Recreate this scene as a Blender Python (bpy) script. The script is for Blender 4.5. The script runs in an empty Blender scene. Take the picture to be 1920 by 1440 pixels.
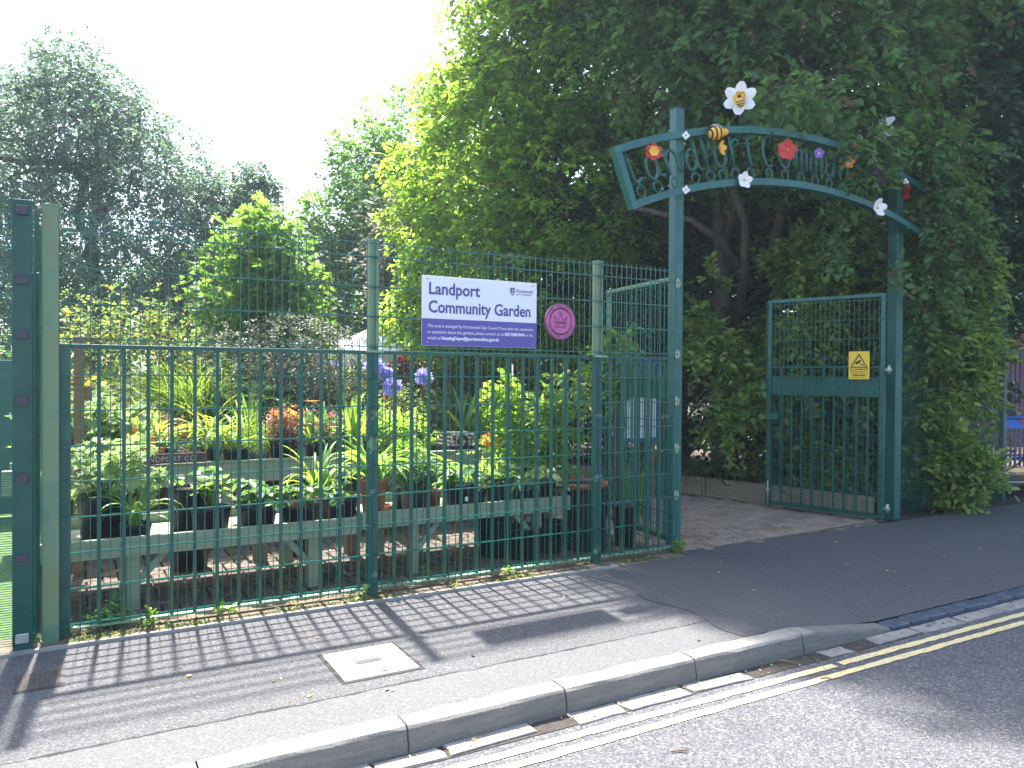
import bpy, math, random
import numpy as np
from mathutils import Vector, Matrix, Euler
R = math.radians
random.seed(7)
rng = np.random.default_rng(7)
sc = bpy.context.scene
col = sc.collection

# ---------------------------------------------------------------- camera, sky, sun, exposure
# world: X runs along the fence (to the right, away), Y into the garden, Z up, pavement at 0, metres
cam_d = bpy.data.cameras.new('camera')
cam = bpy.data.objects.new('camera', cam_d)
col.objects.link(cam)
cam_d.sensor_width = 36.0
cam_d.lens = 36.0 * 1442.0 / 1920.0
cam_d.clip_start = 0.05
cam_d.clip_end = 600.0
cam.location = (0, 0, 1.5)
cam.rotation_euler = (Matrix.Rotation(R(-29.5), 3, 'Z') @ Matrix.Rotation(R(90 - 0.67), 3, 'X') @ Matrix.Rotation(R(0.38), 3, 'Z')).to_euler()
sc.camera = cam

SUN_EL, SUN_AZ = 61.5, 4.0          # azimuth clockwise from +Y
w = bpy.data.worlds.new('World')
sc.world = w
w.use_nodes = True
wn = w.node_tree
bg = wn.nodes['Background']
sky = wn.nodes.new('ShaderNodeTexSky')
sky.sky_type = 'NISHITA'
sky.sun_disc = False
sky.sun_elevation = R(SUN_EL)
sky.sun_rotation = R(SUN_AZ)
sky.air_density = 1.0
sky.dust_density = 2.5
sky.ozone_density = 1.0
wn.links.new(sky.outputs[0], bg.inputs[0])
bg.inputs[1].default_value = 0.15
sun_d = bpy.data.lights.new('sun', 'SUN')
sun_d.energy = 5.0
sun_d.angle = R(1.4)
sun_d.color = (1.0, 0.965, 0.915)
sun = bpy.data.objects.new('sun', sun_d)
col.objects.link(sun)
dirv = Vector((math.sin(R(SUN_AZ)) * math.cos(R(SUN_EL)), math.cos(R(SUN_AZ)) * math.cos(R(SUN_EL)), math.sin(R(SUN_EL))))
sun.rotation_euler = dirv.to_track_quat('Z', 'Y').to_euler()
sc.view_settings.view_transform = 'Standard'
sc.view_settings.look = 'None'
sc.view_settings.exposure = 1.92
sc.view_settings.gamma = 1.0
sc.render.film_transparent = False
sc.cycles.max_bounces = 8
sc.cycles.transmission_bounces = 6
sc.cycles.diffuse_bounces = 4

# ---------------------------------------------------------------- material helpers
MATS = {}
def newmat(name):
    m = bpy.data.materials.new(name)
    m.use_nodes = True
    nt = m.node_tree
    b = nt.nodes['Principled BSDF']
    MATS[name] = m
    return m, nt, b
def N(nt, t, **k):
    n = nt.nodes.new(t)
    for a, v in k.items():
        setattr(n, a, v)
    return n
def L(nt, a, b): nt.links.new(a, b)
def pos(nt): return N(nt, 'ShaderNodeNewGeometry').outputs['Position']
def obc(nt): return N(nt, 'ShaderNodeTexCoord').outputs['Object']
def noise(nt, vec, scale, detail=3, rough=0.55):
    n = N(nt, 'ShaderNodeTexNoise'); n.inputs['Scale'].default_value = scale
    n.inputs['Detail'].default_value = detail; n.inputs['Roughness'].default_value = rough
    L(nt, vec, n.inputs['Vector']); return n.outputs['Fac']
def ramp(nt, fac, stops):
    r = N(nt, 'ShaderNodeValToRGB')
    while len(r.color_ramp.elements) < len(stops): r.color_ramp.elements.new(0.5)
    for e, (p, c) in zip(r.color_ramp.elements, stops):
        e.position = p; e.color = (*c, 1) if len(c) == 3 else c
    L(nt, fac, r.inputs[0]); return r.outputs[0]
def mixc(nt, fac, a, b, mode='MIX'):
    m = N(nt, 'ShaderNodeMix', data_type='RGBA', blend_type=mode)
    if isinstance(fac, (int, float)): m.inputs[0].default_value = fac
    else: L(nt, fac, m.inputs[0])
    for i, x in ((6, a), (7, b)):
        if isinstance(x, tuple): m.inputs[i].default_value = (*x, 1)
        else: L(nt, x, m.inputs[i])
    return m.outputs[2]
def mth(nt, op, a, b=None, clamp=False):
    m = N(nt, 'ShaderNodeMath', operation=op); m.use_clamp = clamp
    for i, x in enumerate((a, b)):
        if x is None: continue
        if isinstance(x, (int, float)): m.inputs[i].default_value = x
        else: L(nt, x, m.inputs[i])
    return m.outputs[0]
def bump(nt, b, h, dist, strength=1.0):
    n = N(nt, 'ShaderNodeBump'); n.inputs['Distance'].default_value = dist; n.inputs['Strength'].default_value = strength
    L(nt, h, n.inputs['Height']); L(nt, n.outputs[0], b.inputs['Normal'])

def simple(name, c, rough=0.6, var=0.25, scale=8, metal=0.0, bmp=0.0, spec=0.5, dirt=None, dscale=3.0, damt=0.5, coord='pos'):
    m, nt, b = newmat(name)
    v = pos(nt) if coord == 'pos' else obc(nt)
    f = noise(nt, v, scale, 4)
    lo = tuple(x * (1 - var) for x in c); hi = tuple(min(1, x * (1 + var)) for x in c)
    o = ramp(nt, f, [(0.3, lo), (0.7, hi)])
    if dirt:
        f2 = noise(nt, v, dscale, 5, 0.65)
        k = ramp(nt, f2, [(0.5, (0, 0, 0)), (0.68, (damt,) * 3)])
        o = mixc(nt, k, o, dirt)
    L(nt, o, b.inputs['Base Color'])
    b.inputs['Roughness'].default_value = rough
    b.inputs['Metallic'].default_value = metal
    b.inputs['Specular IOR Level'].default_value = spec
    if bmp:
        bump(nt, b, noise(nt, v, scale * 6, 3), bmp)
    return m

def leafmat(name, c, tr, mix=0.45, var=0.45, rough=0.45, tint=None, tamt=0.25, spec=0.35, clump=1.2):
    """leaf: diffuse + gloss on top, light coming through from behind; each leaf its own shade"""
    m, nt, b = newmat(name)
    g = N(nt, 'ShaderNodeNewGeometry')
    rnd = g.outputs['Random Per Island']
    lo = tuple(x * (1 - var) for x in c); hi = tuple(x * (1 + var) for x in c)
    base = ramp(nt, rnd, [(0.0, lo), (0.55, c), (1.0, hi)])
    n1 = noise(nt, g.outputs['Position'], clump, 2)
    base = mixc(nt, ramp(nt, n1, [(0.35, (0, 0, 0)), (0.65, (0.5,) * 3)]), base, tuple(x * 1.35 for x in c))
    trc = ramp(nt, rnd, [(0.0, tuple(x * 0.6 for x in tr)), (1.0, tuple(x * 1.3 for x in tr))])
    if tint:
        k = mth(nt, 'GREATER_THAN', mth(nt, 'FRACT', mth(nt, 'MULTIPLY', rnd, 17.3)), 1 - tamt)
        base = mixc(nt, k, base, tint)
        trc = mixc(nt, k, trc, tuple(min(1, x * 2.0) for x in tint))
    L(nt, base, b.inputs['Base Color'])
    b.inputs['Roughness'].default_value = rough
    b.inputs['Specular IOR Level'].default_value = spec
    t = N(nt, 'ShaderNodeBsdfTranslucent'); L(nt, trc, t.inputs[0])
    ms = N(nt, 'ShaderNodeMixShader'); ms.inputs[0].default_value = mix
    L(nt, b.outputs[0], ms.inputs[1]); L(nt, t.outputs[0], ms.inputs[2])
    L(nt, ms.outputs[0], nt.nodes['Material Output'].inputs[0])
    return m

# steel paints
TEAL = (0.003, 0.082, 0.066)
teal = simple('teal_paint', TEAL, 0.38, 0.18, 5, dirt=(0.05, 0.16, 0.12), dscale=9, damt=0.35)
teal_wire = simple('teal_wire', (0.004, 0.100, 0.078), 0.25, 0.15, 5)
def fading_post():
    m, nt, b = newmat('weathered_post_paint')
    P = pos(nt)
    sep = N(nt, 'ShaderNodeSeparateXYZ'); L(nt, P, sep.inputs[0])
    n1 = noise(nt, P, 14, 5, 0.7)
    zz = mth(nt, 'ADD', sep.outputs[2], mth(nt, 'MULTIPLY', mth(nt, 'SUBTRACT', n1, 0.5), 0.12))
    k = ramp(nt, mth(nt, 'SUBTRACT', zz, 1.1), [(0.545, (0, 0, 0)), (0.555, (1, 1, 1))])
    fade = ramp(nt, n1, [(0.3, (0.11, 0.24, 0.15)), (0.5, (0.17, 0.27, 0.15)), (0.72, (0.22, 0.19, 0.08))])
    patch = ramp(nt, noise(nt, P, 6.5, 4, 0.6), [(0.63, (0, 0, 0)), (0.65, (1, 1, 1))])
    low = mixc(nt, patch, (0.003, 0.082, 0.066), (0.16, 0.25, 0.17))
    L(nt, mixc(nt, k, low, fade), b.inputs['Base Color'])
    b.inputs['Roughness'].default_value = 0.5
    return m
post_paint = fading_post()
def olive_post():
    m, nt, b = newmat('olive_post_paint')
    P = pos(nt)
    n1 = noise(nt, P, 4, 5, 0.7)
    c = ramp(nt, n1, [(0.3, (0.07, 0.17, 0.11)), (0.5, (0.13, 0.21, 0.115)), (0.7, (0.15, 0.17, 0.075))])
    L(nt, c, b.inputs['Base Color']); b.inputs['Roughness'].default_value = 0.5
    return m
olive = olive_post()
def bar_paint():
    m, nt, b = newmat('railing_bar_paint')
    P = pos(nt)
    sep = N(nt, 'ShaderNodeSeparateXYZ'); L(nt, P, sep.inputs[0])
    n1 = noise(nt, P, 7, 4, 0.6)
    k = ramp(nt, mth(nt, 'ADD', sep.outputs[2], mth(nt, 'MULTIPLY', n1, 1.0)), [(0.55, (0.75,) * 3), (0.85, (0, 0, 0))])
    L(nt, mixc(nt, k, (0.003, 0.082, 0.066), (0.07, 0.12, 0.03)), b.inputs['Base Color'])
    b.inputs['Roughness'].default_value = 0.4
    return m
barm = bar_paint()
pale_green = simple('faded_green_paint', (0.17, 0.30, 0.19), 0.5, 0.3, 18, dirt=(0.25, 0.20, 0.08), dscale=12)
bare = simple('scraped_primer', (0.36, 0.40, 0.26), 0.6, 0.25, 30)
galv = simple('galvanised', (0.42, 0.43, 0.42), 0.4, 0.2, 25, metal=0.7)
dark_plastic = simple('black_plastic', (0.007, 0.008, 0.016), 0.45, 0.3, 10, dirt=(0.05, 0.045, 0.04), dscale=7, damt=0.2, spec=0.3)
clamp_m = simple('dark_clamp', (0.035, 0.03, 0.05), 0.5, 0.2, 20)
terracotta = simple('terracotta', (0.33, 0.10, 0.05), 0.75, 0.25, 10, dirt=(0.42, 0.25, 0.17), dscale=8)
soil = simple('soil', (0.045, 0.03, 0.02), 0.95, 0.5, 40, bmp=0.01)
stem_m = simple('stem', (0.09, 0.13, 0.035), 0.6, 0.3, 10)
wood_stem = simple('twig_bark', (0.10, 0.08, 0.055), 0.85, 0.3, 15)
bark = simple('bark', (0.085, 0.07, 0.055), 0.9, 0.4, 9, bmp=0.02)
white_p = simple('white_paint', (0.78, 0.77, 0.74), 0.4, 0.05, 8)
def sage_timber():
    m, nt, b = newmat('sage_painted_timber')
    mp = N(nt, 'ShaderNodeMapping'); mp.inputs['Scale'].default_value = (1.2, 14, 14); L(nt, pos(nt), mp.inputs[0])
    f = noise(nt, mp.outputs[0], 3, 6, 0.65)
    c = ramp(nt, f, [(0.25, (0.15, 0.19, 0.125)), (0.5, (0.22, 0.27, 0.185)), (0.75, (0.28, 0.33, 0.235))])
    kn = ramp(nt, noise(nt, pos(nt), 16, 1), [(0.74, (0, 0, 0)), (0.78, (0.6,) * 3)])
    L(nt, mixc(nt, kn, c, (0.16, 0.13, 0.08)), b.inputs['Base Color']); b.inputs['Roughness'].default_value = 0.65
    bump(nt, b, f, 0.003)
    return m
sage = sage_timber()
def timber(name, a, c, d):
    m, nt, b = newmat(name)
    mp = N(nt, 'ShaderNodeMapping'); mp.inputs['Scale'].default_value = (1.0, 1.0, 12); L(nt, obc(nt), mp.inputs[0])
    f = noise(nt, mp.outputs[0], 4, 6, 0.7)
    L(nt, ramp(nt, f, [(0.25, a), (0.5, c), (0.75, d)]), b.inputs['Base Color']); b.inputs['Roughness'].default_value = 0.85
    bump(nt, b, f, 0.005)
    return m
sleeper_m = timber('weathered_sleeper', (0.13, 0.10, 0.065), (0.24, 0.19, 0.125), (0.32, 0.26, 0.18))
grey_timber = timber('grey_timber', (0.12, 0.105, 0.095), (0.2, 0.175, 0.16), (0.28, 0.25, 0.23))
brown_timber = timber('brown_timber', (0.10, 0.06, 0.03), (0.19, 0.12, 0.06), (0.26, 0.18, 0.10))
plank_m = timber('dark_plank', (0.05, 0.022, 0.02), (0.09, 0.04, 0.035), (0.12, 0.06, 0.05))

# ground materials
def asphalt(name, lo, hi, stone, scale, cracks=False, bands=False):
    m, nt, b = newmat(name)
    P = pos(nt)
    big = noise(nt, P, 0.9, 5, 0.6)
    fine = noise(nt, P, scale * 0.45, 3, 0.8)
    vor = N(nt, 'ShaderNodeTexVoronoi'); vor.inputs['Scale'].default_value = scale; L(nt, P, vor.inputs['Vector'])
    sepc = N(nt, 'ShaderNodeSeparateColor'); L(nt, vor.outputs['Color'], sepc.inputs[0])
    c = ramp(nt, big, [(0.3, lo), (0.7, hi)])
    st = ramp(nt, sepc.outputs[0], [(0.0, tuple(x * 0.45 for x in lo)), (0.45, hi), (0.8, hi), (1.0, stone)])
    c = mixc(nt, 0.62, c, st)
    c = mixc(nt, ramp(nt, fine, [(0.32, (0.75,) * 3), (0.52, (0, 0, 0))]), c, tuple(x * 0.4 for x in lo))
    h = mth(nt, 'ADD', vor.outputs['Distance'], mth(nt, 'MULTIPLY', fine, 1.2))
    stain = ramp(nt, noise(nt, P, 2.6, 5, 0.7), [(0.58, (0, 0, 0)), (0.75, (0.35,) * 3)])
    c = mixc(nt, stain, c, tuple(x * 0.55 for x in lo))
    if bands or cracks:
        sep = N(nt, 'ShaderNodeSeparateXYZ'); L(nt, P, sep.inputs[0])
        x, y = sep.outputs[0], sep.outputs[1]
        cx = N(nt, 'ShaderNodeCombineXYZ'); L(nt, x, cx.inputs[0])
        w1 = mth(nt, 'MULTIPLY', mth(nt, 'SUBTRACT', noise(nt, cx.outputs[0], 1.6, 12, 0.8), 0.5), 0.13)
        d = mth(nt, 'SUBTRACT', mth(nt, 'ADD', y, w1), 3.49)
        ad = mth(nt, 'ABSOLUTE', d)
        wid = mth(nt, 'MULTIPLY', mth(nt, 'POWER', noise(nt, P, 9, 4), 2.0), 0.034)
        inside = mth(nt, 'LESS_THAN', ad, mth(nt, 'SUBTRACT', wid, 0.002))
        strip = mth(nt, 'LESS_THAN', d, 0.0)
        c = mixc(nt, mth(nt, 'MULTIPLY', strip, 0.35), c, (0.175, 0.17, 0.165))
        c = mixc(nt, mth(nt, 'MULTIPLY', inside, 0.85), c, (0.02, 0.02, 0.02))
        h = mth(nt, 'SUBTRACT', h, mth(nt, 'MULTIPLY', inside, 4))
        # second patch seam running with the fence
        w2 = mth(nt, 'MULTIPLY', mth(nt, 'SUBTRACT', noise(nt, cx.outputs[0], 2.3, 6, 0.7), 0.5), 0.05)
        d2 = mth(nt, 'ABSOLUTE', mth(nt, 'SUBTRACT', mth(nt, 'ADD', y, w2), 4.07))
        in2 = mth(nt, 'LESS_THAN', d2, mth(nt, 'MULTIPLY', noise(nt, P, 5, 3), 0.007))
        c = mixc(nt, mth(nt, 'MULTIPLY', in2, 0.6), c, (0.03, 0.03, 0.03))
    L(nt, c, b.inputs['Base Color'])
    b.inputs['Roughness'].default_value = 0.85
    b.inputs['Specular IOR Level'].default_value = 0.3
    bump(nt, b, h, 0.006, 0.8)
    return m
road_m = asphalt('road_asphalt', (0.088, 0.087, 0.093), (0.125, 0.123, 0.13), (0.34, 0.335, 0.33), 115)
pave_m = asphalt('old_footway_asphalt', (0.092, 0.090, 0.094), (0.130, 0.127, 0.130), (0.27, 0.265, 0.26), 150, bands=True)
apron_m = asphalt('new_footway_asphalt', (0.094, 0.092, 0.096), (0.124, 0.121, 0.125), (0.19, 0.187, 0.19), 190)
conc = simple('kerb_concrete', (0.26, 0.25, 0.225), 0.9, 0.22, 6, bmp=0.004, dirt=(0.11, 0.105, 0.10), dscale=5, damt=0.6)
def kerbmat():
    m, nt, b = newmat('old_kerb_concrete')
    P = pos(nt)
    big = noise(nt, P, 4, 6, 0.7); fine = noise(nt, P, 130, 3, 0.8)
    c = ramp(nt, big, [(0.25, (0.20, 0.185, 0.16)), (0.5, (0.285, 0.27, 0.235)), (0.75, (0.34, 0.32, 0.285))])
    c = mixc(nt, ramp(nt, fine, [(0.35, (0.7,) * 3), (0.55, (0, 0, 0))]), c, (0.12, 0.11, 0.10))
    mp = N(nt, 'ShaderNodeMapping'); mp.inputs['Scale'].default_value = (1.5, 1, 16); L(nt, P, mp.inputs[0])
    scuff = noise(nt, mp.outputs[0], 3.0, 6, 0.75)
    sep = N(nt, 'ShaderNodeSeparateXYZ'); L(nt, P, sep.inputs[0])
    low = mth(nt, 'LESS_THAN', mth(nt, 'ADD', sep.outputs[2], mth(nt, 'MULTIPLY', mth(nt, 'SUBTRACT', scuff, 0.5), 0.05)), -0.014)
    grime_shade = ramp(nt, scuff, [(0.3, (0.85,) * 3), (0.7, (0.35,) * 3)])      # shade of the face painted in, mixed with scuffs and road splash
    c = mixc(nt, mth(nt, 'MULTIPLY', low, grime_shade), c, (0.095, 0.09, 0.088))
    L(nt, c, b.inputs['Base Color']); b.inputs['Roughness'].default_value = 0.9
    bump(nt, b, mth(nt, 'ADD', fine, big), 0.004)
    return m
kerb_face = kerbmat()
chan = simple('channel_block_concrete', (0.27, 0.255, 0.23), 0.9, 0.25, 5, bmp=0.004, dirt=(0.15, 0.14, 0.13), dscale=11, damt=0.75)
cover_m = simple('cover_concrete', (0.40, 0.38, 0.335), 0.9, 0.12, 12, bmp=0.002, dirt=(0.3, 0.275, 0.23), dscale=7)
iron = simple('cast_iron', (0.075, 0.062, 0.055), 0.6, 0.3, 30, metal=0.2, bmp=0.004)
bluebrick = simple('blue_engineering_brick', (0.045, 0.065, 0.09), 0.6, 0.35, 9, bmp=0.003, dirt=(0.15, 0.15, 0.14), dscale=12)
verge = simple('sandy_soil', (0.17, 0.13, 0.09), 0.95, 0.35, 12, bmp=0.015, dirt=(0.10, 0.08, 0.05), dscale=9, damt=0.8)
grit = simple('joint_sand', (0.05, 0.042, 0.034), 0.95, 0.4, 30, bmp=0.006)
def brick_mat(nm='paving_brick', kk=1.65, soilamt=0.0):
    m, nt, b = newmat(nm)
    oi = N(nt, 'ShaderNodeObjectInfo').outputs['Random']
    g = N(nt, 'ShaderNodeNewGeometry')
    r = mth(nt, 'FRACT', mth(nt, 'ADD', oi, g.outputs['Random Per Island']))
    c = ramp(nt, r, [(0, (0.125, 0.092, 0.070)), (0.4, (0.16, 0.12, 0.092)), (0.75, (0.19, 0.145, 0.112)), (1, (0.165, 0.135, 0.115))])
    f = noise(nt, g.outputs['Position'], 3.0, 5, 0.7)
    c = mixc(nt, ramp(nt, f, [(0.45, (0, 0, 0)), (0.7, (0.6,) * 3)]), c, (0.22, 0.185, 0.145))
    f3 = noise(nt, g.outputs['Position'], 60, 4, 0.7)
    c = mixc(nt, ramp(nt, f3, [(0.4, (0.2,) * 3), (0.6, (0, 0, 0))]), c, (0.1, 0.075, 0.06))
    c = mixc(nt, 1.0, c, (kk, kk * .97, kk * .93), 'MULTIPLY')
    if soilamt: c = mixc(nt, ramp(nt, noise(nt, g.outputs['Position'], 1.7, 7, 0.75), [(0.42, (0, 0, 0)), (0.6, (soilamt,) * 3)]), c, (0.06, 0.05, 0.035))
    L(nt, c, b.inputs['Base Color']); b.inputs['Roughness'].default_value = 0.85
    bump(nt, b, f3, 0.003)
    return m
brick_m = brick_mat()
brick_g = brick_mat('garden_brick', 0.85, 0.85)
def linepaint():
    m, nt, b = newmat('worn_yellow_line_paint')
    P = pos(nt)
    f = noise(nt, P, 45, 4, 0.75)
    c = mixc(nt, ramp(nt, f, [(0.36, (0.85,) * 3), (0.46, (0, 0, 0))]), (0.74, 0.60, 0.27), (0.2, 0.19, 0.18))
    c = mixc(nt, ramp(nt, noise(nt, P, 1.5, 4), [(0.4, (0, 0, 0)), (0.7, (0.5,) * 3)]), c, (0.62, 0.55, 0.38))
    L(nt, c, b.inputs['Base Color']); b.inputs['Roughness'].default_value = 0.7
    return m
line_m = linepaint()
lawn_m = simple('lawn', (0.07, 0.15, 0.03), 0.9, 0.4, 25, bmp=0.01, dirt=(0.12, 0.14, 0.05), dscale=3)
dirt_m = simple('garden_earth', (0.085, 0.065, 0.045), 0.95, 0.4, 6, bmp=0.02)

# foliage materials
lf_birch = leafmat('leaf_birch', (0.10, 0.155, 0.115), (0.24, 0.37, 0.20), 0.45, rough=0.38, spec=0.5)
lf_far = leafmat('leaf_far_tree', (0.06, 0.11, 0.05), (0.18, 0.34, 0.07), 0.45, spec=0.45)
lf_mid = leafmat('leaf_mid_tree', (0.075, 0.14, 0.055), (0.28, 0.50, 0.09), 0.5, spec=0.45)
lf_lime = leafmat('leaf_hornbeam', (0.085, 0.165, 0.030), (0.50, 0.74, 0.07), 0.6, tint=(0.16, 0.15, 0.03), tamt=0.08)
lf_ash = leafmat('leaf_ash', (0.065, 0.138, 0.048), (0.24, 0.44, 0.08), 0.42, tint=(0.13, 0.085, 0.035), tamt=0.05)
lf_right = leafmat('leaf_dark_tree', (0.042, 0.10, 0.055), (0.12, 0.27, 0.08), 0.38)
lf_hedge = leafmat('leaf_hedge', (0.075, 0.150, 0.034), (0.30, 0.50, 0.06), 0.42, tint=(0.25, 0.32, 0.06), tamt=0.4, spec=.5, rough=.35)
lf_maple = leafmat('leaf_maple', (0.06, 0.135, 0.028), (0.27, 0.47, 0.06), 0.5, rough=.55, spec=.25)
lf_cot = leafmat('leaf_cotoneaster', (0.10, 0.125, 0.085), (0.20, 0.23, 0.12), 0.35, tint=(0.20, 0.18, 0.14), tamt=0.22)
lf_yel = leafmat('leaf_yellowing', (0.075, 0.12, 0.045), (0.22, 0.32, 0.07), 0.45, tint=(0.40, 0.34, 0.04), tamt=0.13)
lf_bright = leafmat('leaf_bright', (0.10, 0.21, 0.035), (0.45, 0.68, 0.08), 0.55, var=0.3)
lf_strap = leafmat('leaf_strap', (0.09, 0.19, 0.035), (0.38, 0.62, 0.07), 0.48, var=0.3)
lf_strap_y = leafmat('leaf_strap_yellowing', (0.22, 0.24, 0.03), (0.60, 0.58, 0.05), 0.5, var=0.3, tint=(0.40, 0.22, 0.05), tamt=0.2)
lf_pale = leafmat('leaf_pale', (0.17, 0.26, 0.11), (0.38, 0.52, 0.16), 0.42, var=0.3)
lf_berry = leafmat('leaf_strawberry', (0.06, 0.15, 0.045), (0.24, 0.44, 0.08), 0.42, var=0.3)
lf_grass = leafmat('leaf_grass', (0.10, 0.20, 0.03), (0.42, 0.62, 0.06), 0.5, var=0.35)
lf_blue = leafmat('leaf_blue_green', (0.07, 0.14, 0.09), (0.14, 0.28, 0.12), 0.35)
lf_red = leafmat('leaf_reddish', (0.24, 0.13, 0.08), (0.45, 0.26, 0.16), 0.4)
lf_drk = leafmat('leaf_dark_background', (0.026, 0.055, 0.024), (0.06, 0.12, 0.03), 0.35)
lf_copper = leafmat('leaf_copper', (0.10, 0.03, 0.035), (0.2, 0.05, 0.04), 0.4)
fl_purple = leafmat('petal_lilac', (0.42, 0.40, 0.78), (0.48, 0.45, 0.82), 0.4, var=0.2)
fl_orange = leafmat('petal_orange', (0.85, 0.28, 0.05), (0.9, 0.4, 0.1), 0.4, var=0.2)
fl_pink = leafmat('petal_pink', (0.7, 0.08, 0.25), (0.8, 0.15, 0.35), 0.4, var=0.2)
fl_white = leafmat('petal_white', (0.8, 0.8, 0.78), (0.7, 0.7, 0.65), 0.4, var=0.05)

# ---------------------------------------------------------------- object helpers
def tag(o, label=None, cat=None, group=None, kind=None):
    if label: o['label'] = label
    if cat: o['category'] = cat
    if group: o['group'] = group
    if kind: o['kind'] = kind
    return o
def empty(name, loc, label, cat, group=None, rz=0.0):
    o = bpy.data.objects.new(name, None)
    o.empty_display_size = 0.1
    col.objects.link(o); o.location = loc; o.rotation_euler = (0, 0, rz)
    return tag(o, label, cat, group)
def link(name, me, parent=None, loc=None, rot=None, scale=None):
    o = bpy.data.objects.new(name, me); col.objects.link(o)
    if parent is not None: o.parent = parent
    if loc is not None: o.location = loc
    if rot is not None: o.rotation_euler = rot
    if scale is not None: o.scale = scale if hasattr(scale, '__len__') else (scale,) * 3
    return o
class MB:
    def __init__(s): s.v = []; s.f = []; s.sm = []
    def add(s, vs, fs, smooth=False):
        b = len(s.v); s.v += [tuple(x) for x in vs]; s.f += [tuple(i + b for i in f) for f in fs]; s.sm += [smooth] * len(fs); return s
    def box(s, x0, x1, y0, y1, z0, z1, bev=0.0, M=None):
        if x0 > x1: x0, x1 = x1, x0
        if y0 > y1: y0, y1 = y1, y0
        if z0 > z1: z0, z1 = z1, z0
        if bev <= 0:
            vs = [(x, y, z) for z in (z0, z1) for x, y in ((x0, y0), (x1, y0), (x1, y1), (x0, y1))]
            fs = [(0, 3, 2, 1), (4, 5, 6, 7), (0, 1, 5, 4), (1, 2, 6, 5), (2, 3, 7, 6), (3, 0, 4, 7)]
        else:
            def ring(z, i):
                return [(x0 + i, y0, z), (x1 - i, y0, z), (x1, y0 + i, z), (x1, y1 - i, z), (x1 - i, y1, z), (x0 + i, y1, z), (x0, y1 - i, z), (x0, y0 + i, z)]
            b = bev
            top = [(x0 + b, y0 + b, z1), (x1 - b, y0 + b, z1), (x1 - b, y1 - b, z1), (x0 + b, y1 - b, z1)]
            vs = ring(z0, b) + ring(z1 - b, b) + top
            fs = [(i, (i + 1) % 8, 8 + (i + 1) % 8, 8 + i) for i in range(8)]
            fs += [(16, 17, 18, 19), (8, 9, 17, 16), (9, 10, 17), (10, 11, 18, 17), (11, 12, 18), (12, 13, 19, 18), (13, 14, 19), (14, 15, 16, 19), (15, 8, 16), tuple(reversed(range(8)))]
        if M is not None: vs = [tuple(M @ Vector(v)) for v in vs]
        return s.add(vs, fs)
    def tube(s, pts, r, n=6, cap=True, flat=None):
        pts = [Vector(p) for p in pts]; k = len(pts)
        rs = r if hasattr(r, '__len__') else [r] * k
        vs = []; prev = None
        for i, p in enumerate(pts):
            t = (pts[min(i + 1, k - 1)] - pts[max(i - 1, 0)]).normalized()
            if prev is None:
                a = Vector((0, 0, 1)) if abs(t.z) < 0.9 else Vector((1, 0, 0))
                if flat: a = Vector(flat)
            else: a = prev
            x = (a - t * a.dot(t)).normalized(); y = t.cross(x); prev = x
            for j in range(n):
                an = 2 * math.pi * j / n
                vs.append(p + (x * math.cos(an) + y * math.sin(an)) * rs[i])
        fs = [(i * n + j, i * n + (j + 1) % n, (i + 1) * n + (j + 1) % n, (i + 1) * n + j) for i in range(k - 1) for j in range(n)]
        if cap: fs += [tuple(reversed(range(n))), tuple((k - 1) * n + j for j in range(n))]
        return s.add(vs, fs, n > 4)
    def lathe(s, prof, n=20, c=(0, 0, 0), squash=1.0):
        vs = [(c[0] + r * math.cos(2 * math.pi * j / n), c[1] + squash * r * math.sin(2 * math.pi * j / n), c[2] + z) for r, z in prof for j in range(n)]
        fs = [(i * n + j, i * n + (j + 1) % n, (i + 1) * n + (j + 1) % n, (i + 1) * n + j) for i in range(len(prof) - 1) for j in range(n)]
        return s.add(vs, fs, True)
    def ell(s, c, r, n=12, m=8, M=None):
        vs = []
        for i in range(m + 1):
            a = math.pi * i / m
            for j in range(n):
                b = 2 * math.pi * j / n
                v = Vector((r[0] * math.sin(a) * math.cos(b), r[1] * math.sin(a) * math.sin(b), r[2] * math.cos(a)))
                if M is not None: v = M @ v
                vs.append(v + Vector(c))
        fs = [(i * n + j, (i + 1) * n + j, (i + 1) * n + (j + 1) % n, i * n + (j + 1) % n) for i in range(m) for j in range(n)]
        return s.add(vs, fs, True)
    def mesh(s, name, mat):
        me = bpy.data.meshes.new(name); me.from_pydata(s.v, [], s.f)
        me.polygons.foreach_set('use_smooth', s.sm)
        me.materials.append(mat); me.update(); return me
    def build(s, name, mat, parent=None, kind=None, label=None):
        o = link(name, s.mesh(name, mat), parent)
        if kind: o['kind'] = kind
        if label: o['label'] = label
        return o
def fast(name, V, T, mat, parent=None, kind=None):
    me = bpy.data.meshes.new(name)
    V = np.ascontiguousarray(V, dtype=np.float32); T = np.ascontiguousarray(T, dtype=np.int32)
    me.vertices.add(len(V)); me.vertices.foreach_set('co', V.ravel())
    n, k = T.shape
    me.loops.add(n * k); me.loops.foreach_set('vertex_index', T.ravel())
    me.polygons.add(n); me.polygons.foreach_set('loop_start', np.arange(0, n * k, k, dtype=np.int32))
    me.materials.append(mat); me.update(calc_edges=True)
    o = link(name, me, parent)
    if kind: o['kind'] = kind
    return o
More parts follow.
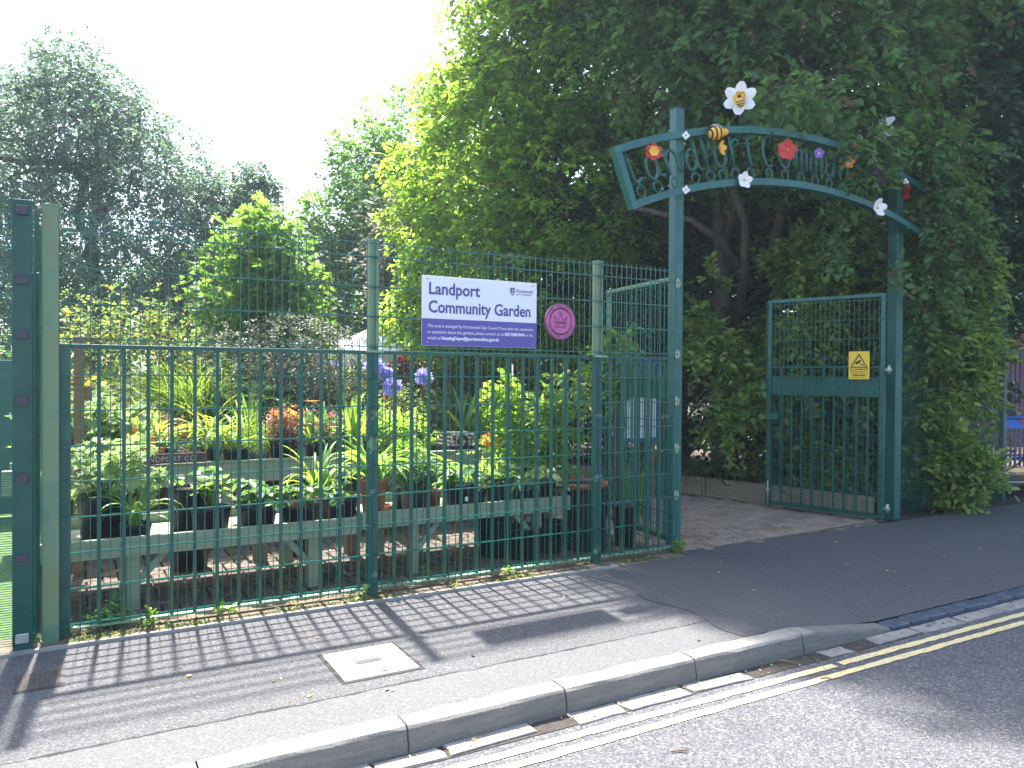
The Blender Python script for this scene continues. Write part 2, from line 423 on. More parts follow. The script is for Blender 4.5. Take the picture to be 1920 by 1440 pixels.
# leaf outlines: rows of (along, across, out)
TPL = {
 'oval': (np.array([(0, 0, 0), (.45, -.32, .10), (.45, .32, .10), (1, 0, -.06)]), np.array([(0, 2, 3), (0, 3, 1)])),
 'fine': (np.array([(0, 0, 0), (.3, -.27, .07), (.7, -.22, .05), (1, 0, -.1), (.7, .22, .05), (.3, .27, .07)]), np.array([(0, 3, 2), (0, 2, 1), (0, 5, 4), (0, 4, 3)])),
 'lobed': (np.array([(0, 0, 0), (.15, -.42, .06), (.45, -.22, .02), (.6, -.5, .08), (.7, -.15, 0), (1.05, 0, -.1), (.7, .15, 0), (.6, .5, .08), (.45, .22, .02), (.15, .42, .06)]),
            np.array([(0, 2, 1), (0, 4, 2), (2, 4, 3), (0, 6, 4), (4, 6, 5), (0, 8, 6), (6, 8, 7), (0, 9, 8)])),
 'blade': (np.array([(0, -.02, 0), (0, .02, 0), (.5, .018, .12), (.5, -.018, .12), (1, 0, -.02)]), np.array([(0, 1, 2), (0, 2, 3), (3, 2, 4)])),
}
def nrm(a): return a / np.maximum(np.linalg.norm(a, axis=1, keepdims=True), 1e-9)
def leaves(name, P, S, T, Nn, tpl, mat, parent=None, kind='stuff', extra=None):
    tv, tf = TPL[tpl]
    T = nrm(T); Wd = nrm(np.cross(Nn, T)); Nn = np.cross(T, Wd)
    V = (P[:, None, :] + S[:, None, None] * (tv[None, :, 0:1] * T[:, None, :] + tv[None, :, 1:2] * Wd[:, None, :] + tv[None, :, 2:3] * Nn[:, None, :])).reshape(-1, 3)
    F = (np.arange(len(P))[:, None, None] * len(tv) + tf[None]).reshape(-1, 3)
    return fast(name, V, F, mat, parent, kind)
def lumps(d, s):
    return 0.5 + 0.17 * (np.sin(d[:, 0] * 3.1 + s) + np.sin(d[:, 1] * 4.3 + 2 * s) + np.sin(d[:, 2] * 3.7 + 3 * s)) + 0.08 * (np.sin(d[:, 0] * 9 + 5 * s) + np.sin(d[:, 1] * 8 - s) + np.sin(d[:, 2] * 10 + s))
def sprays(blobs, n, Ls, k, leaf, droop=0.3, seed=1, shell=0.45, flat=0.9, rand=0.5, up=0.5, gap=0.0):
    g = np.random.default_rng(seed)
    B = np.array(blobs, dtype=float)
    pr = B[:, 3] ** 2; pr /= pr.sum()
    bi = g.choice(len(B), n, p=pr)
    d = nrm(g.normal(size=(n, 3)))
    f = (1 - shell * g.random(n) ** 1.3) * (0.78 + 0.42 * lumps(d * 1.0 + B[bi, :3] * 0.7, seed))
    O = B[bi, :3] + d * (B[bi, 3] * f)[:, None] * np.array([1, 1, flat])
    if gap > 0:                                   # leave irregular holes in the crown
        h = np.sin(O[:, 0] * 2.9 + seed) * np.sin(O[:, 1] * 2.3 + 2) * np.sin(O[:, 2] * 3.3 + seed * 2) + 0.4 * np.sin(O[:, 0] * 7 + O[:, 2] * 6)
        keep = h > -1 + gap
        O, d = O[keep], d[keep]; n = len(O)
    keep = O[:, 2] > 0.05
    O, d = O[keep], d[keep]; n = len(O)
    D = nrm(d * 0.8 + g.normal(size=(n, 3)) * rand + np.array([0, 0, -droop]))
    upv = np.array([0, 0, 1.0]) + g.normal(size=(n, 3)) * 0.35
    Sd = nrm(np.cross(D, upv)); Nm = np.cross(Sd, D)
    Ls_ = Ls * (0.6 + 0.8 * g.random(n))
    t = (np.arange(k) + 0.6) / k
    sgn = np.where(np.arange(k) % 2 == 0, 1.0, -1.0)
    P = O[:, None, :] + D[:, None, :] * (Ls_[:, None] * t[None])[:, :, None]
    P[:, :, 2] -= (Ls_[:, None] * droop * 0.6 * t[None] ** 2)
    T = D[:, None, :] * 0.6 + Sd[:, None, :] * (sgn[None, :, None] * 0.9) + g.normal(size=(n, k, 3)) * 0.28
    T[:, :, 2] -= 0.25 * droop
    Nn = Nm[:, None, :] * up + g.normal(size=(n, k, 3)) * 0.38 + np.array([0, 0, 0.25])
    S = leaf * (0.65 + 0.7 * g.random((n, k)))
    return P.reshape(-1, 3), S.reshape(-1), T.reshape(-1, 3), Nn.reshape(-1, 3), (O, D, Ls_)
def twigs(sp, r, mat, parent, name='twig', every=3):
    O, D, Ls_ = sp; O, D, Ls_ = O[::every], D[::every], Ls_[::every]
    n = len(O)
    s = nrm(np.cross(D, np.array([0.3, 0.2, 1.0])))
    A = O - D * (Ls_ * 0.7)[:, None]; Bp = O + D * (Ls_ * 0.8)[:, None]
    q = np.cross(D, s)
    V = np.stack([A + s * r, A - s * r * .5 + q * r, A - s * r * .5 - q * r, Bp], 1).reshape(-1, 3)
    F = (np.arange(n)[:, None, None] * 4 + np.array([(0, 1, 3), (1, 2, 3), (2, 0, 3)])[None]).reshape(-1, 3)
    return fast(name, V, F, mat, parent, 'stuff')
def branch_pts(a, b, wob, seed, k=6):
    g = random.Random(seed); a = Vector(a); b = Vector(b); out = []
    for i in range(k + 1):
        t = i / k; p = a.lerp(b, t); e = math.sin(math.pi * t) * wob
        out.append(p + Vector((g.uniform(-e, e), g.uniform(-e, e), g.uniform(-e * .4, e) + e * .5)))
    return out
def tree(name, base, height, r, blobs, spec, mat, label, cat='tree', group=None, limbs=None, barkm=None, origin=None):
    """trunk, limbs to the crown's masses, crown of leaf sprays"""
    barkm = barkm or bark
    root = empty(name, base, label, cat, group)
    inv = Vector(base)
    def loc(p): return Vector(p) - inv
    top = Vector((base[0], base[1], height))
    m = MB(); tp = branch_pts(base, top, 0.15, sum(map(ord, name)) % 97 + int(base[0] * 10), 7)
    m.tube([loc(p) for p in tp], [r * (1.25 if i == 0 else 1 - 0.09 * i) for i in range(8)], 9)
    m.build('trunk', barkm, root)
    for i, bl in enumerate(limbs if limbs is not None else blobs):
        st = Vector(base).lerp(top, 0.55 + 0.4 * ((i * 37) % 10) / 10)
        pts = branch_pts(st, bl[:3], 0.25, i + 3)
        q = MB().tube([loc(p) for p in pts], [r * 0.55 * (1 - 0.13 * j) for j in range(len(pts))], 6)
        q.build('limb', barkm, root)
    sps = []
    for j, (n, Ls, k, leaf, tpl, kw) in enumerate(spec):
        P, S, T, Nn, sp = sprays(blobs, n, Ls, k, leaf, seed=j + 5 + int(abs(base[0]) * 10), **kw)
        leaves('crown', P - np.array(base), S, T, Nn, tpl, mat if not isinstance(mat, list) else mat[j], root)
        twigs((sp[0] - np.array(base), sp[1], sp[2]), 0.006, barkm, root, 'twigs', 4)
    return root

# thin bluish volume added to imitate veiling lens glare
hz_m = bpy.data.materials.new('lens_veil'); hz_m.use_nodes = True
hn = hz_m.node_tree; hn.nodes.remove(hn.nodes['Principled BSDF'])
pv = hn.nodes.new('ShaderNodeVolumePrincipled'); pv.inputs['Color'].default_value = (0.72, 0.87, 1.0, 1)
pv.inputs['Density'].default_value = 0.0016; pv.inputs['Anisotropy'].default_value = 0.35
hn.links.new(pv.outputs[0], hn.nodes['Material Output'].inputs['Volume'])
MB_VEIL = True
# ================================================================ ground
def sheet(name, x0, x1, y0, y1, z, mat, parent=None, kind='structure'):
    m = MB().add([(x0, y0, z), (x1, y0, z), (x1, y1, z), (x0, y1, z)], [(0, 1, 2, 3)])
    return m.build(name, mat, parent, kind)
sheet('ground', -85, 85, -25, 65, -0.16, dirt_m)
road = sheet('road', -80, 80, -8.0, 3.2, -0.12, road_m)
# pavement as solid slabs
MB().box(-80, 3.52, 3.17, 4.80, -0.15, 0.0).build('pavement', pave_m, None, 'structure')
MB().add([(3.52, 3.17, 0), (4.5, 3.17, -0.085), (80, 3.17, -0.085), (80, 4.2, 0.0), (4.5, 4.2, 0.0), (3.52, 4.2, 0)],
         [(0, 1, 4, 5), (1, 2, 3, 4)]).add([(3.52, 4.2, 0), (80, 4.2, 0), (80, 5.22, 0), (4.40, 4.99, 0), (3.52, 4.80, 0)], [(0, 1, 2, 3, 4)]).build('new_pavement', apron_m, None, 'structure')
# ragged joint lip where the newer tarmac meets the old
m = MB()
g = random.Random(3); xs = [3.17 + i * 0.06 for i in range(28)]
for a, b_ in zip(xs[:-1], xs[1:]):
    if b_ > 4.8: break
    j0, j1 = 3.36 + 0.04 * math.sin(a * 9) , 3.36 + 0.04 * math.sin(b_ * 9)
    m.add([(j0, a, 0.004), (3.53, a, 0.004), (3.53, b_, 0.004), (j1, b_, 0.004)], [(0, 1, 2, 3)])
m.build('tarmac_overlap', apron_m, None, 'structure')
# far side pavement behind the viewer
MB().box(-80, 80, -12, -8.0, -0.15, 0.0).build('opposite_pavement', pave_m, None, 'structure')

# edging strip and the sandy verge under the fence
m = MB()
edge = tag(MB().box(-3.0, 3.68, 4.80, 4.835, -0.05, 0.016).build('edging_strip', conc), kind='structure')
MB().box(-3.0, 4.42, 4.835, 5.12, -0.05, 0.006).build('verge', verge, None, 'structure')
# garden ground
gp = MB().box(-0.20, 14.0, 5.12, 12.0, -0.1, -0.027).build('garden_ground', grit, None, 'structure')
sheet('garden_soil', -0.2, 40, 12.0, 60, -0.02, dirt_m)
sheet('sports_lawn', -60, -0.24, 4.9, 60, -0.01, lawn_m)

# brick paving in herringbone: nearest three hundred single, the rest joined
BW = 0.104
bm_h = MB().box(-BW + .007, BW - .007, -BW / 2 + .007, BW / 2 - .007, -0.03, 0.0, 0.006).mesh('brick', brick_m)
pav = empty('brick_paving', (0, 0, 0), None, None); pav['kind'] = 'structure'
cells = []
def inside(x, y):
    if 4.5 < x < 7.22 and 4.98 < y < 5.12: return True
    if y < 5.13 or y > 10.5 or x < -0.1: return False
    lim = 7.33 - (y - 5.2) * 0.235 if y > 5.2 else 7.4
    return x < lim - 0.06
for i in range(0, 76):
    for j in range(0, 56):
        x, y = -0.15 + i * BW, 4.93 + j * BW
        k = (i - j) % 4
        if k == 0: cx_, cy_, rz = x + BW, y + BW / 2, 0.0
        elif k == 3: cx_, cy_, rz = x + BW / 2, y + BW, math.pi / 2
        else: continue
        if inside(cx_, cy_): cells.append((cx_, cy_, rz))
gg = random.Random(5)
cells = [(x, y, rz, gg.uniform(-.0035, .0025), gg.uniform(-.02, .02), gg.uniform(-.025, .025)) for x, y, rz in cells]
near = sorted([c for c in cells if c[0] > 4.45], key=lambda c: c[1])[:298]
ns = set(near)
for c in near:
    o = link('brick', bm_h, pav, (c[0], c[1], c[3]), (c[4], c[5], c[2]))
m = MB()
for c in cells:
    if c in ns: continue
    Mx = Matrix.Translation((c[0], c[1], c[3] - 0.002)) @ Euler((c[4], c[5], c[2])).to_matrix().to_4x4()
    m.box(-BW + .007, BW - .007, -BW / 2 + .007, BW / 2 - .007, -0.03, 0.0, 0.006, M=Mx)
m.build('bricks', brick_g, pav, 'stuff')
# soft edge of cement where paving meets tarmac
MB().add([(4.50, 4.955, .003), (7.35, 5.05, .003), (7.35, 5.10, .003), (4.50, 4.99, .003)], [(0, 1, 2, 3)]).build('paving_edge', verge, None, 'structure')

# kerb stones
kerb = empty('kerb', (0, 0, 0), None, None); kerb['kind'] = 'structure'
def kerb_stone(x0, x1, h0=0.0, h1=0.0):
    prof = [(3.175, -.14), (3.175, 0), (3.085, 0.0), (3.068, -.004), (3.058, -.018), (3.045, -.075), (3.04, -.14)]
    vs = []; n = 7; ks = 8
    for i in range(ks + 1):
        t = i / ks; x = x0 + .004 + (x1 - x0 - .008) * t; h = h0 + (h1 - h0) * t
        for (y, z) in prof:
            jz = 0.0 if z < -.1 else gg.uniform(-.0015, .0015)
            vs.append((x, y + (gg.uniform(-.002, .002) if y < 3.15 else 0), (z + h if z > -.13 else z) + jz))
    fs = [(i * n + j, (i + 1) * n + j, (i + 1) * n + j + 1, i * n + j + 1) for i in range(ks) for j in range(n - 1)]
    fs += [tuple(range(n)), tuple(reversed(range(ks * n, ks * n + n)))]
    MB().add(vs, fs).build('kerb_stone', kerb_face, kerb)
js = [-3.6, -2.7, -1.95, -1.2, -0.42, 0.40, 1.228, 2.035, 2.857, 3.69]
for a, b_ in zip(js[:-1], js[1:]): kerb_stone(a, b_)
kerb_stone(3.69, 4.52, 0.0, -0.095)
for i in range(12): kerb_stone(-3.6 - .9 * (i + 1), -3.6 - .9 * i)
g = random.Random(9)
x = 4.53
while x < 12.5:
    l = 0.20 + g.uniform(-.01, .01)
    if g.random() < .8: l = 0.205
    MB().box(x, x + l - .012, 3.055, 3.165, -.16, -.084 + g.uniform(-.006, .004), .008).build('dark_block', bluebrick, kerb)
    x += l
# channel blocks in the gutter, uneven and broken
chn = empty('gutter', (0, 0, 0), None, None); chn['kind'] = 'structure'
x = -3.0; g = random.Random(21)
while x < 12:
    l = g.choice([.32, .42, .45, .30, .22])
    if x > 4.5: l = .46
    if g.random() < (0.30 if x < 4.5 else 0.0):
        x += l * g.uniform(.5, 1.0); continue
    a, b_ = x + .012, x + l - .012
    w0, w1 = g.uniform(0, .035), g.uniform(0, .035)
    if x > 4.5: w0 = w1 = 0.01
    y0, y1 = 2.915, 3.035
    def pj(v, s=.012): return v + g.uniform(-s, s)
    ring = []
    for tx, ty in [(0, 0), (.33, 0), (.66, 0), (1, 0), (1, .5), (1, 1), (.5, 1), (0, 1), (0, .5)]:
        ring.append((pj(a + (b_ - a) * tx, .010), pj(y0 + w0 + (w1 - w0) * tx + (y1 - y0 - w0) * ty, .007)))
    zt = -.1125 + g.uniform(-.002, .004)
    n = len(ring)
    vs = [(p[0], p[1], -.15) for p in ring] + [(p[0], p[1], zt - .003) for p in ring] + [(a + (p[0] - a) * .97 + .004, y0 + (p[1] - y0) * .95 + .003, zt) for p in ring]
    fs = [(i, (i + 1) % n, n + (i + 1) % n, n + i) for i in range(n)] + [(n + i, n + (i + 1) % n, 2 * n + (i + 1) % n, 2 * n + i) for i in range(n)] + [tuple(2 * n + i for i in range(n))]
    MB().add(vs, fs).build('channel_block', chan, chn)
    x += l
# gutter dirt
MB().add([(-20, 2.93, -.117), (20, 2.93, -.117), (20, 3.045, -.117), (-20, 3.045, -.117)], [(0, 1, 2, 3)]).build('gutter_grit', grit, None, 'structure')

# double yellow lines: slightly ragged strips
def yellow(y, skips):
    m = MB(); g = random.Random(int(y * 100)); xs = np.arange(-12, 16, 0.05)
    e0 = [g.uniform(-.004, .004) for _ in xs]; e1 = [g.uniform(-.004, .004) for _ in xs]
    for i in range(len(xs) - 1):
        if any(a < xs[i] < b for a, b in skips): continue
        m.add([(xs[i], y - .024 + e0[i], -.116), (xs[i + 1], y - .024 + e0[i + 1], -.116), (xs[i + 1], y + .024 + e1[i + 1], -.116), (xs[i], y + .024 + e1[i], -.116)], [(0, 1, 2, 3)])
    m.build('yellow_line', line_m, None, 'structure')
yellow(2.845, [(3.66, 3.73)])
yellow(2.745, [(2.98, 3.0)])

# covers in the footway
cov = empty('utility_cover', (1.33, 3.83, 0), 'pale square concrete utility cover set in the pavement', 'cover')
MB().box(-.195, .195, -.20, .205, -.02, .008, .003).build('slab', cover_m, cov)
MB().box(-.075, .055, -.022, .03, .0, .0105).build('badge_plate', simple('grey_plate', (0.10, 0.10, 0.12), 0.5, 0.1, 20), cov)
for p_ in ((-.03, .17), (.02, -.165)):
    MB().box(p_[0] - .012, p_[0] + .012, p_[1] - .007, p_[1] + .007, 0, .0102).build('lifting_slot', clamp_m, cov)
MB().box(-.215, .215, -.22, .225, -.02, .003).build('surround', grit, cov)
ic = empty('access_cover', (-0.155, 4.35, 0), 'small rusty metal access cover beside the dark mesh fence', 'cover')
MB().box(-.105, .105, -.12, .12, -.02, .004).build('rim', clamp_m, ic)
pl = MB().box(-.095, .095, -.11, .11, -.02, .007)
pl.build('plate', iron, ic)
q = MB()
for i in range(9):
    for j in range(10):
        x_, y_ = -.085 + i * .021, -.1 + j * .022
        rz = (i + j) % 2 * 90 + 45
        q.box(-.007, .007, -.0015, .0015, .007, .0085, M=Matrix.Translation((x_, y_, 0)) @ Matrix.Rotation(R(rz), 4, 'Z'))
q.build('tread_pattern', iron, ic, 'stuff')

# ================================================================ text helper
def text_mesh(body, size, bold=0.0, space=1.0, line=1.0, align='LEFT', shear=0.0):
    c = bpy.data.curves.new('lettering', 'FONT')
    c.body = body; c.size = size; c.offset = bold; c.space_character = space; c.space_line = line
    c.align_x = align; c.extrude = 0.0004; c.resolution_u = 3; c.shear = shear
    o = bpy.data.objects.new('tmp', c); col.objects.link(o)
    dg = bpy.context.evaluated_depsgraph_get(); dg.update()
    me = bpy.data.meshes.new_from_object(o.evaluated_get(dg))
    bpy.data.objects.remove(o); bpy.data.curves.remove(c)
    return me
def put_text(name, body, size, mat, parent, loc, width=None, bold=0.0, rot=(math.pi / 2, 0, 0), **k):
    me = text_mesh(body, size, bold, **k)
    me.materials.clear(); me.materials.append(mat)
    o = link(name, me, parent, loc, rot)
    if width:
        xs = [v.co.x for v in me.vertices]; wd = max(xs) - min(xs)
        o.scale = (width / wd, 1, 1)
    return o

# ================================================================ fences
def wire_mesh(x0, x1, y, z0, z1, dx=0.05, dz=0.2, r=0.0028, zstart=None, rh=None):
    """welded panel: single uprights between paired horizontals"""
    m = MB(); rh = rh or r * 1.15
    n = int(round((x1 - x0) / dx))
    for i in range(n + 1):
        x = x0 + (x1 - x0) * i / n
        m.box(x - r, x + r, y - r, y + r, z0, z1)
    z = z0 + 0.03 if zstart is None else zstart
    while z < z1 + .001:
        for s in (-1, 1):
            yy = y + s * (r + rh)
            m.box(x0 - .01, x1 + .01, yy - rh, yy + rh, z - rh, z + rh)
        z += dz
    return m
fence = empty('mesh_fence', (1.74, 4.95, 0), 'tall green welded mesh fence between the pavement and the potted plants', 'fence')
inv = Vector((-1.74, -4.95, 0))
def T3(x, y, z): return (x - 1.74, y - 4.95, z)
def fbox(x0, x1, y0, y1, z0, z1, name, mat, bev=0.0, parent=None, label=None):
    return MB().box(x0 - 1.74, x1 - 1.74, y0 - 4.95, y1 - 4.95, z0, z1, bev).build(name, mat, parent or fence, label=label)
p1 = fbox(-.168, -.086, 4.91, 4.98, 0, 2.41, 'post', olive, .004, label='weathered olive fence post at the left end')
fbox(-.169, -.085, 4.909, 4.981, 2.41, 2.418, 'post_cap', pale_green, 0, p1)
for x in (1.74, 3.60):
    p_ = fbox(x - .034, x + .034, 4.962, 5.02, 0, 2.40, 'post', post_paint, .004)
    fbox(x - .036, x + .036, 4.96, 5.022, 2.40, 2.408, 'post_cap', pale_green, 0, p_)
    fbox(x - .06, x + .06, 4.935, 4.962, 1.645, 1.66, 'clamp', pale_green, 0, p_)
def fmesh(x0, x1):
    m = wire_mesh(x0 - 1.74, x1 - 1.74, 4.948 - 4.95, .03, 2.40, .0505, .2, .0022, zstart=.085, rh=.0036)
    m.box(x0 - 1.74, x1 - 1.74, -.006, .002, 2.372, 2.3785)
    return m.build('wire_mesh', teal_wire, fence, 'stuff')
fmesh(-.085, 1.735); fmesh(1.745, 3.595); fmesh(3.605, 4.40)
# scraped weld plates where the wires meet the arch post
for z in (.485, .885, 1.285, 1.685, 2.285):
    q = MB(); n = 10
    vs = [(.026 * math.cos(a) * (1 + .2 * math.sin(3 * a + z)), .046 * math.sin(a)) for a in [2 * math.pi * i / n for i in range(n)]]
    y = 4.994
    q.add([(4.437 + a - 1.74, y - 4.95, z + b_) for a, b_ in vs] + [(4.437 + a * .8 - 1.74, y - .006 - 4.95, z + b_ * .8) for a, b_ in vs],
          [(i, (i + 1) % n, n + (i + 1) % n, n + i) for i in range(n)] + [tuple(n + i for i in range(n))])
    q.build('weld_patch', bare, fence)

# bar railings behind the mesh
def railing(x0, x1, label, first=None, step=.1285):
    t = empty('bar_railing', (x0, 5.01, 0), label, 'railing', 'bar railings behind the mesh')
    w_ = x1 - x0
    MB().box(0, w_, -.02, .02, 1.635, 1.66, .003).build('top_rail', barm, t)
    MB().box(0, w_, -.02, .02, .04, .052, .002).build('bottom_rail', pale_green, t)
    bm_ = MB().box(-.0098, .0098, -.0098, .0098, .052, 1.635).mesh('bar', barm)
    x = first if first is not None else step
    while x < w_ - .04:
        link('bar', bm_, t, (x, 0, 0)); x += step
    return t
r1 = railing(-.03, 1.70, 'green bar railing section beside the weathered olive post', .14)
MB().box(-.055, .0, -.03, .03, 0, 1.66, .003).build('rail_post', teal, r1)
railing(1.785, 3.56, 'green bar railing section below the white and purple sign', .12, .128)
railing(3.645, 4.40, 'short green bar railing section next to the arch post', .10, .13)

# dark close-mesh fence at the far left, its post carrying clamps
dm = empty('close_mesh_fence', (-.255, 4.87, 0), 'dark green fence of very fine close mesh at the left edge of the garden', 'fence')
MB().box(-.045, .045, 0, .06, 0, 2.42, .003).build('post', teal, dm)
for z in (2.36, 1.99, 1.70, 1.345, .93, .50, .075):
    MB().box(-.03, .03, -.03, -.012, z - .024, z + .024, .004).build('clamp', clamp_m if z > .1 else galv, dm)
q = MB()
z = .04
while z < 2.43:
    q.box(-2.4, .052, -.0115, -.0085, z - .0017, z + .0017); z += .0127
x = -2.4
while x < .06:
    q.box(x - .0015, x + .0015, -.0085, -.0055, .03, 2.43); x += .076
q.build('close_mesh', teal_wire, dm, 'stuff')
MB().box(-2.5, -2.41, 0, .06, 0, 2.42, .003).build('post', teal, dm)
q = MB(); z = .04
while z < 2.40:
    q.box(.058, .061, .0, 3.2, z - .0015, z + .0015); z += .0254
y = 0
while y < 3.2:
    q.box(.0545, .0575, y - .0015, y + .0015, .03, 2.40); y += .076
q.build('side_mesh', teal_wire, dm, 'stuff')
MB().box(.035, .075, .14, .20, 0, 2.05, .003).build('side_post', teal, dm)

# kick board wall beyond the lawn
kb = empty('board_wall', (-.65, 9.5, 0), 'low teal board wall seen through the fine mesh beyond the lawn', 'wall')
for i in range(8):
    MB().box(-.9 * (i + 1) + .004 + .35, -.9 * i - .004 + .35, 0, .04, .02, 1.62, .004).build('panel', teal, kb)

# ================================================================ gates
def gate(loc, rz, label, lab2=None, light_top=False):
    t = empty('gate_leaf', loc, label, 'gate', 'gate leaves under the arch', rz)
    W_ = 1.27
    lowm, hi = teal, (pale_green if light_top else simple('gate_frame_paint', (0.03, 0.13, 0.115), 0.45, 0.2, 6))
    for x in (0.0, W_ - .05):
        MB().box(x, x + .05, -.025, .025, .05, 1.62, .003).build('stile', lowm, t)
        MB().box(x + .006, x + .044, -.02, .02, 1.62, 2.33, .003).build('upper_stile', hi, t)
    MB().box(0, W_, -.022, .022, 2.33, 2.365, .003).build('top_rail', hi, t)
    MB().box(.05, W_ - .05, -.02, .02, .05, .085, .003).build('bottom_rail', lowm, t)
    MB().box(.05, W_ - .05, -.012, .012, 1.335, 1.505, .002).build('lock_plate', lowm, t)
    MB().box(.05, W_ - .05, -.02, .02, 1.30, 1.335, .003).build('middle_rail', lowm, t)
    MB().box(.05, W_ - .05, -.018, .018, 1.60, 1.62, .002).build('middle_rail', lowm, t)
    bw_ = .0075 if light_top else .0095
    bm1 = MB().box(-bw_, bw_, -bw_, bw_, .085, 1.30).mesh('bar', lowm)
    bm2 = MB().box(-.0115, .0115, -.0115, .0115, 1.505, 1.60).mesh('short_bar', lowm)
    for i in range(9):
        link('bar', bm1, t, (.05 + .117 * (i + 1), 0, 0)); link('short_bar', bm2, t, (.05 + .117 * (i + 1), 0, 0))
    wire_mesh(.0, W_, .032, .05, 2.35, .0505, .2, .0022, zstart=.10).build('wire_mesh', teal_wire, t, 'stuff')
    for z in (.16, 1.58):
        h = MB().tube([(-.035, 0, z - .045), (-.035, 0, z + .045)], .016, 10).box(-.06, .02, -.012, .012, z - .012, z + .012).build('hinge', galv, t)
    MB().box(W_ - .14, W_ + .01, .036, .05, 1.02, 1.09, .003).box(W_ - .05, W_ - .03, .03, .07, .9, 1.02).build('latch', lowm, t)
    MB().tube([(W_ - .03, .04, .02), (W_ - .03, .04, .32)], .009, 8).box(W_ - .05, W_ - .01, .02, .05, .2, .24).build('drop_bolt', galv, t)
    return t
gr = gate((7.43, 5.00, 0), R(114.0), 'open right gate leaf in front of the leafy hedge')
gr.location = (7.20, 4.97, 0); gr.rotation_euler = (0, 0, R(105.8))
gl = gate((4.52, 5.10, 0), R(81.5), 'open left gate leaf folded back behind the arch post', light_top=True)
# camera warning sign on the right leaf
ylw = simple('sign_yellow', (0.80, 0.50, 0.03), 0.35, 0.05, 6)
blk = simple('sign_black', (0.02, 0.018, 0.015), 0.5, 0.1, 6)
cs = empty('warning_sign', (0, 0, 0), 'yellow surveillance camera warning sign with black triangle on the open gate', 'sign')
g_ = Vector((math.cos(R(105.8)), math.sin(R(105.8)), 0)); nrm_ = Vector((math.cos(R(195.8)), math.sin(R(195.8)), 0))
cs.location = Vector((7.20, 4.97, 1.625)) + g_ * .245 + nrm_ * .045
cs.rotation_euler = (0, 0, R(105.8 + 180))
MB().box(-.105, .105, -.004, .0, -.145, .145).build('panel', ylw, cs)
q = MB(); A, Bq, Cq = (0, .125), (-.09, -.025), (.09, -.025)
a2, b2, c2 = (0, .100), (-.072, -.014), (.072, -.014)
q.add([(p[0], -.0052, p[1]) for p in (A, Bq, Cq, a2, b2, c2)], [(0, 1, 4, 3), (1, 2, 5, 4), (2, 0, 3, 5)]).build('triangle', blk, cs)
q = MB()
Mq = Matrix.Translation((-.008, -.0052, .032)) @ Matrix.Rotation(R(-32), 4, 'Y')
q.box(-.032, .026, -.001, .0002, -.011, .013, M=Mq)
q.box(.028, .034, -.001, .0002, -.008, .010, M=Mq)
q.add([(p[0], -.0056, p[1]) for p in ((.0, .022), (.02, .004), (.044, .002), (.044, .008), (.023, .010), (.008, .024))], [(0, 1, 4, 5), (1, 2, 3, 4)])
q.add([(p[0], -.0056, p[1]) for p in ((.042, -.004), (.05, -.004), (.05, .016), (.042, .016))], [(0, 1, 2, 3)])
q.build('camera_symbol', blk, cs)
put_text('lettering', 'CCTV IN OPERATION', .022, blk, cs, (-.093, -.0052, -.05), width=.186, bold=.0006)
q = MB(); g = random.Random(4)
for zz, hh, x0_, x1_ in ((-.070, .006, -.085, .085), (-.084, .005, -.080, .080), (-.112, .014, -.062, .062), (-.128, .004, -.07, .07)):
    x_ = x0_
    while x_ < x1_:
        l_ = g.uniform(.004, .016); q.box(x_, min(x_ + l_, x1_), -.0051, -.0042, zz, zz + hh); x_ += l_ + .0035
q.build('small_print', blk, cs)
MB().box(-.09, .09, -.0051, -.004, -.094, -.0925).build('rule', blk, cs)
for sx in (-.093, .093):
    for sz in (-.133, .133):
        MB().tube([(sx, -.004, sz), (sx, -.007, sz)], .004, 8).build('screw', galv, cs)

# ================================================================ arch
arch = empty('gate_arch', (6.0, 5.08, 0), 'green steel arch over the gateway with flowing letters in its curved band', 'arch')
archm = simple('arch_paint', (0.003, 0.090, 0.078), 0.42, 0.12, 3, dirt=(0.05, 0.15, 0.10), dscale=6, damt=0.3)
AX, AY = 6.0, 5.08
def ab(x0, x1, y0, y1, z0, z1, name, mat, bev=0.004):
    return MB().box(x0 - AX, x1 - AX, y0 - AY, y1 - AY, z0, z1, bev).build(name, mat, arch)
ab(4.41, 4.50, 5.0, 5.09, 0, 3.77, 'post', archm)
ab(7.49, 7.60, 5.05, 5.16, 0, 3.77, 'post', archm)
ab(4.405, 4.505, 4.995, 5.095, 3.77, 3.776, 'post_cap', archm, 0)
ab(4.40, 4.51, 4.99, 5.10, 0, .012, 'base_plate', archm, 0)
ZC = -2.21
def arc_pt(a, r): return (r * math.sin(a), ZC + r * math.cos(a))
def arc_bar(r0, r1, a0, a1, y0, y1, n=40):
    m = MB(); vs = []
    for i in range(n + 1):
        a = a0 + (a1 - a0) * i / n
        for r, y in ((r0, y0), (r1, y0), (r1, y1), (r0, y1)):
            x, z = arc_pt(a, r); vs.append((x, y, z))
    fs = [(i * 4 + j, i * 4 + (j + 1) % 4, (i + 1) * 4 + (j + 1) % 4, (i + 1) * 4 + j) for i in range(n) for j in range(4)]
    fs += [(3, 2, 1, 0), tuple(n * 4 + j for j in range(4))]
    return m.add(vs, fs)
AE = R(22.6)
Y0, Y1 = 4.925 - AY, 4.996 - AY
arc_bar(5.925, 5.985, -AE, AE, Y0, Y1).build('upper_curved_rail', archm, arch)
arc_bar(5.47, 5.53, -AE, AE, Y0, Y1).build('lower_curved_rail', archm, arch)
for s in (-1, 1):
    m = arc_bar(5.532, 5.923, s * AE, s * (AE - .0105), Y0 + .001, Y1 - .001, 1)
    m.build('end_bar', archm, arch)
